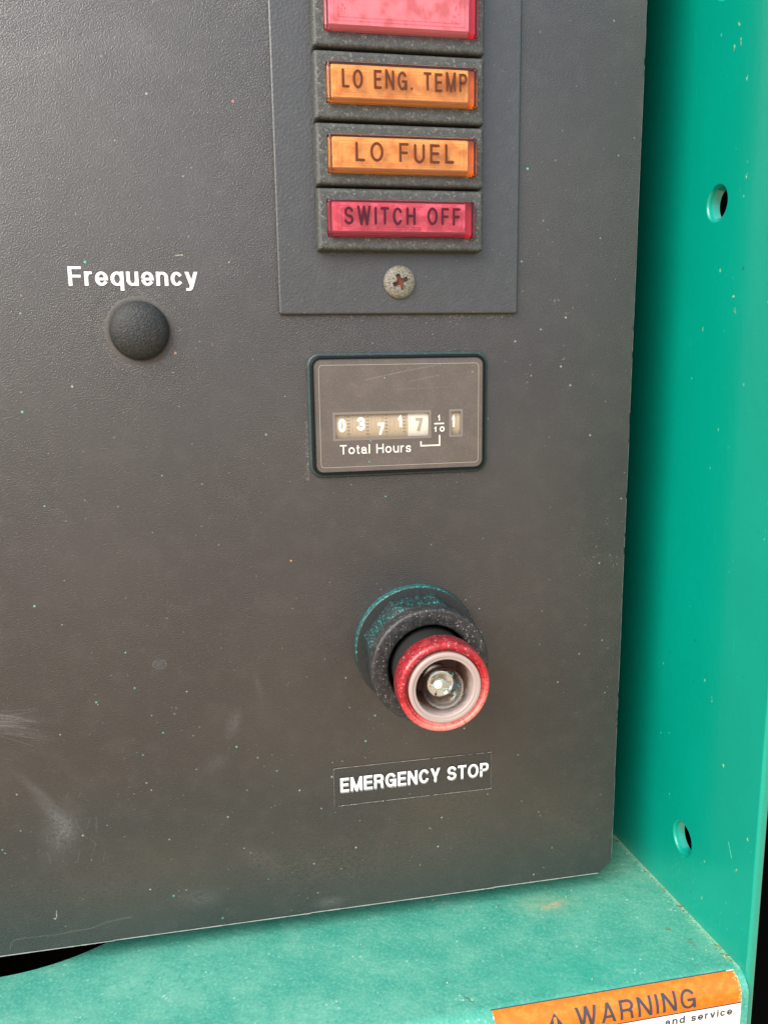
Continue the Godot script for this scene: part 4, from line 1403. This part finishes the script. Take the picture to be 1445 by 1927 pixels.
	for i in 90:
		var a := rng.randf_range(deg_to_rad(-15), deg_to_rad(150))
		var e := rng.randf_range(0.25, 1.35)
		var n := Vector3(cos(a) * cos(e), sin(a) * cos(e), sin(e))
		var p := Vector3(bc.x, bc.y, bz) + n * 5.03
		var s := n.cross(Vector3.UP).normalized()
		var q := n.cross(s)
		var r := rng.randf_range(0.05, 0.17)
		for f in 6:
			var a0 := TAU * f / 6
			var a1 := TAU * (f + 1) / 6
			tri(st, [p, p + (s * cos(a0) + q * sin(a0)) * r, p + (s * cos(a1) + q * sin(a1)) * r], [n, n, n], [Vector2.ZERO, Vector2.ZERO, Vector2.ZERO])
	var fl := part("paint_fleck", st, material("green paint flecks", Color(0.06, 0.38, 0.32), 0.5), bulb)
	fl.set_meta("kind", "stuff")
	st = begin()
	loft(st, circle(bc.x, bc.y, 0.003, 20), [Vector2(1.0, 21.0), Vector2(0.9, 23.6), Vector2(3.0, 24.4), Vector2(3.3, 24.9), Vector2(3.0, 25.0), Vector2(0.8, 24.3), Vector2(0.001, 24.25)], 0.3)
	var bead := material("silvered dish", Color(0.85, 0.86, 0.86), 0.18)
	bead.metallic = 1.0
	part("added_glint_dish", st, bead, bulb)  # silvered shape added to stand for the sky mirrored in the bulb
	st = begin()
	# bright strips added between the leads to imitate sky reflected in the glass
	st = begin()
	for k in 2:
		var z := 26.2 + 0.9 * k
		box(st, Vector3(bc.x - 1.9 + 0.5 * k, bc.y - 0.6 + 1.1 * k, z), Vector3(bc.x + 1.9 + 0.1 * k, bc.y + 0.5 + 1.0 * k, z + 0.35))
	part("added_glint_strip", st, metal, bulb)
	for e in [-1.0, 1.0]:
		st = begin()
		bar(st, Vector3(bc.x + 0.9 * e, bc.y, 22), Vector3(bc.x + 1.9 * e, bc.y - 1.5 - 0.3 * e, 28.0), 0.3)
		part("lead_wire", st, metal, bulb)
	st = begin()
	var last := Vector3(bc.x - 1.9, bc.y + 0.3, 27.8)
	for i in 24:
		var f := float(i + 1) / 24
		var nx := Vector3(lerpf(bc.x - 1.9, bc.x + 1.9, f), lerpf(bc.y + 0.3, bc.y - 0.3, f) + 0.12 * sin(i * 2.1), 27.8 + 0.9 * sin(f * PI) + 0.12 * cos(i * 2.1))
		bar(st, last, nx, 0.05, 5)
		last = nx
	part("filament", st, material("tungsten", Color(0.12, 0.12, 0.12), 0.4), bulb)

# ---------------------------------------------------------------- EMERGENCY STOP strip
func build_stop_label() -> void:
	var t := thing("adhesive_strip", "clear adhesive strip printed EMERGENCY STOP in white below the button", "label strip", Vector3(7.2, -80.7, 0))
	var x0 := -14.95
	var x1 := 29.4
	var st := begin()
	var o := rounded(x0, x1, -80.75, -69.6, 0.15, 2)
	loft(st, o, [Vector2(0, 0.01), Vector2(0, 0.16), Vector2(-0.05, 0.2)], 0.2)
	fill(st, o, -0.05, 0.2)
	var film := material("clear film", Color(0.05, 0.052, 0.05), 0.40, 0.66)
	var c := film.albedo_color
	c.a = 0.32
	film.albedo_color = c
	film.transparency = BaseMaterial3D.TRANSPARENCY_ALPHA
	part("film", st, film, t)
	# frayed pale edges of the film
	st = begin()
	for e in [[Vector2(x0, -69.65), Vector2(x1, -69.65), 1.0], [Vector2(x0, -80.7), Vector2(x1, -80.7), 1.0], [Vector2(x1 - 0.05, -80.7), Vector2(x1 - 0.05, -69.7), 0.5], [Vector2(x0 + 0.05, -80.7), Vector2(x0 + 0.05, -69.7), 0.5]]:
		var n := 40
		for i in n:
			if rng.randf() < 0.12:
				continue
			var p: Vector2 = e[0].lerp(e[1], float(i) / n)
			var q: Vector2 = e[0].lerp(e[1], float(i + 1) / n)
			ribbon(st, PackedVector2Array([p, q]), rng.randf_range(0.03, 0.075) * e[2], true, on_z(0.22))
	for i in 12:
		var p := Vector2(rng.randf_range(x0, x1), -80.75 + absf(rng.randfn()) * 0.1)
		ribbon(st, PackedVector2Array([p, p + Vector2(0.12, 0.05)]), rng.randf_range(0.08, 0.16), true, on_z(0.23))
	part("frayed_edge", st, material("frayed film edge", Color(0.27, 0.26, 0.24), 0.6), t)
	# faint offset copies under the letters, then the letters
	thin = 0.8
	for k in 2:
		st = begin()
		write(st, "EMERGENCY STOP", -13.2 + 0.1 * k, 28.6 + 0.1 * k, -76.5 - 0.26 * (k + 1), 3.95, 0.17, 0.11, on_z(0.30 - 0.015 * k))
		var m := material("faint white letters", Color(0.75, 0.75, 0.73), 0.6)
		var a := m.albedo_color
		a.a = [0.42, 0.24, 0.12][k]
		m.albedo_color = a
		m.transparency = BaseMaterial3D.TRANSPARENCY_ALPHA
		part("faint_copy", st, m, t)
	st = begin()
	write(st, "EMERGENCY STOP", -13.2, 28.6, -76.5, 3.95, 0.178, 0.11, on_z(0.38))
	thin = 1.0
	part("lettering", st, M.white_ink, t, "white printed words EMERGENCY STOP")

# ---------------------------------------------------------------- WARNING label on the bend of the base sheet
func build_warning_label() -> void:
	var xl := 16.9
	var xr := 80.9
	var t := thing("warning_label", "orange and white WARNING sticker wrapped over the front bend of the base sheet", "warning label", on_base(48, 8, 0))
	var sheet := func(l: float): return func(x, s, k): return on_base(x, -s, l + k)
	var w := 1024
	var h := 160
	var im := mottled(w, h, Color(0.90, 0.40, 0.06), [[noise_bytes(w, h, 0.02, 101), Color(0.94, 0.48, 0.12, 0.8), 0.4, 0.8], [noise_bytes(w, h, 0.15, 102, 2), Color(0.82, 0.34, 0.05, 0.5), 0.6, 0.85]], 0.06)
	for i in 160:
		dot(im, rng.randf() * w, rng.randf() * h, rng.randf_range(0.5, 1.6), Color(0.96, 0.74, 0.55) if i % 3 else Color(0.45, 0.2, 0.05), rng.randf_range(0.3, 0.8))
	for i in 40:
		dot(im, w - 2 - absf(rng.randfn()) * 6, rng.randf() * h, rng.randf_range(1, 4), Color(0.93, 0.70, 0.55), 0.6)
	var strip := func(s0: float, s1: float, lift: float, a: float, b: float) -> SurfaceTool:
		var st := begin()
		var n := 14
		for i in n:
			var u0 := lerpf(s0, s1, float(i) / n)
			var u1 := lerpf(s0, s1, float(i + 1) / n)
			var n0 := (on_base(0, u0, 1) - on_base(0, u0, 0)).normalized()
			var n1 := (on_base(0, u1, 1) - on_base(0, u1, 0)).normalized()
			quad(st, [on_base(a, u0, lift), on_base(b, u0, lift), on_base(b, u1, lift), on_base(a, u1, lift)], [n0, n0, n1, n1], [Vector2(0, float(i) / n), Vector2(1, float(i) / n), Vector2(1, float(i + 1) / n), Vector2(0, float(i + 1) / n)])
		return st
	var s0 := 1.7
	var s1 := 9.3
	part("backing", strip.call(s0 - 0.25, s1 + 18.0, 0.03, xl - 0.2, xr + 0.1), material("aged white label stock", Color(0.74, 0.72, 0.68), 0.5), t)
	part("orange_band", strip.call(s0, s1, 0.06, xl, xr), with_tex(material("orange print", Color.WHITE, 0.4), im), t)
	part("dark_edge", strip.call(s0 - 0.35, s0 - 0.02, 0.05, xl - 0.3, xr - 2), material("grimy label edge", Color(0.05, 0.055, 0.05), 0.7), t)
	part("rule", strip.call(s1, s1 + 0.35, 0.07, xl, xr), M.dark_ink, t)
	var st := begin()
	max_seg = 0.4
	thin = 0.85
	write(st, "WARNING", 36.8, 68.5, -8.55, 4.5, 0.165, 0.15, sheet.call(0.1))
	part("lettering", st, M.dark_ink, t, "black printed word WARNING")
	st = begin()
	write(st, "and service", 60.2, 78.6, -12.4, 2.05, 0.185, 0.12, sheet.call(0.1))
	part("small_lettering", st, M.dark_ink, t, "small black printed words and service")
	# alert triangle with an exclamation mark
	st = begin()
	var tp := PackedVector2Array([Vector2(31.6, -4.3), Vector2(28.3, -9.0), Vector2(34.9, -9.0)])
	var to: Callable = sheet.call(0.09)
	for i in 10:
		var f0 := i / 10.0
		var f1 := (i + 1) / 10.0
		patch(st, [tp[0].lerp(tp[1], f1), tp[0].lerp(tp[2], f1), tp[0].lerp(tp[2], f0), tp[0].lerp(tp[1], f0)], 0.0, to)
	part("alert_triangle", st, M.dark_ink, t)
	st = begin()
	ribbon(st, PackedVector2Array([Vector2(31.6, -5.6), Vector2(31.6, -6.4), Vector2(31.6, -7.3)]), 0.42, true, sheet.call(0.13))
	ribbon(st, PackedVector2Array([Vector2(31.6, -8.35), Vector2(31.6, -8.37)]), 0.36, true, sheet.call(0.13))
	part("exclamation_mark", st, material("orange mark", Color(0.80, 0.16, 0.01), 0.5), t)
	max_seg = 99.0
	thin = 1.0
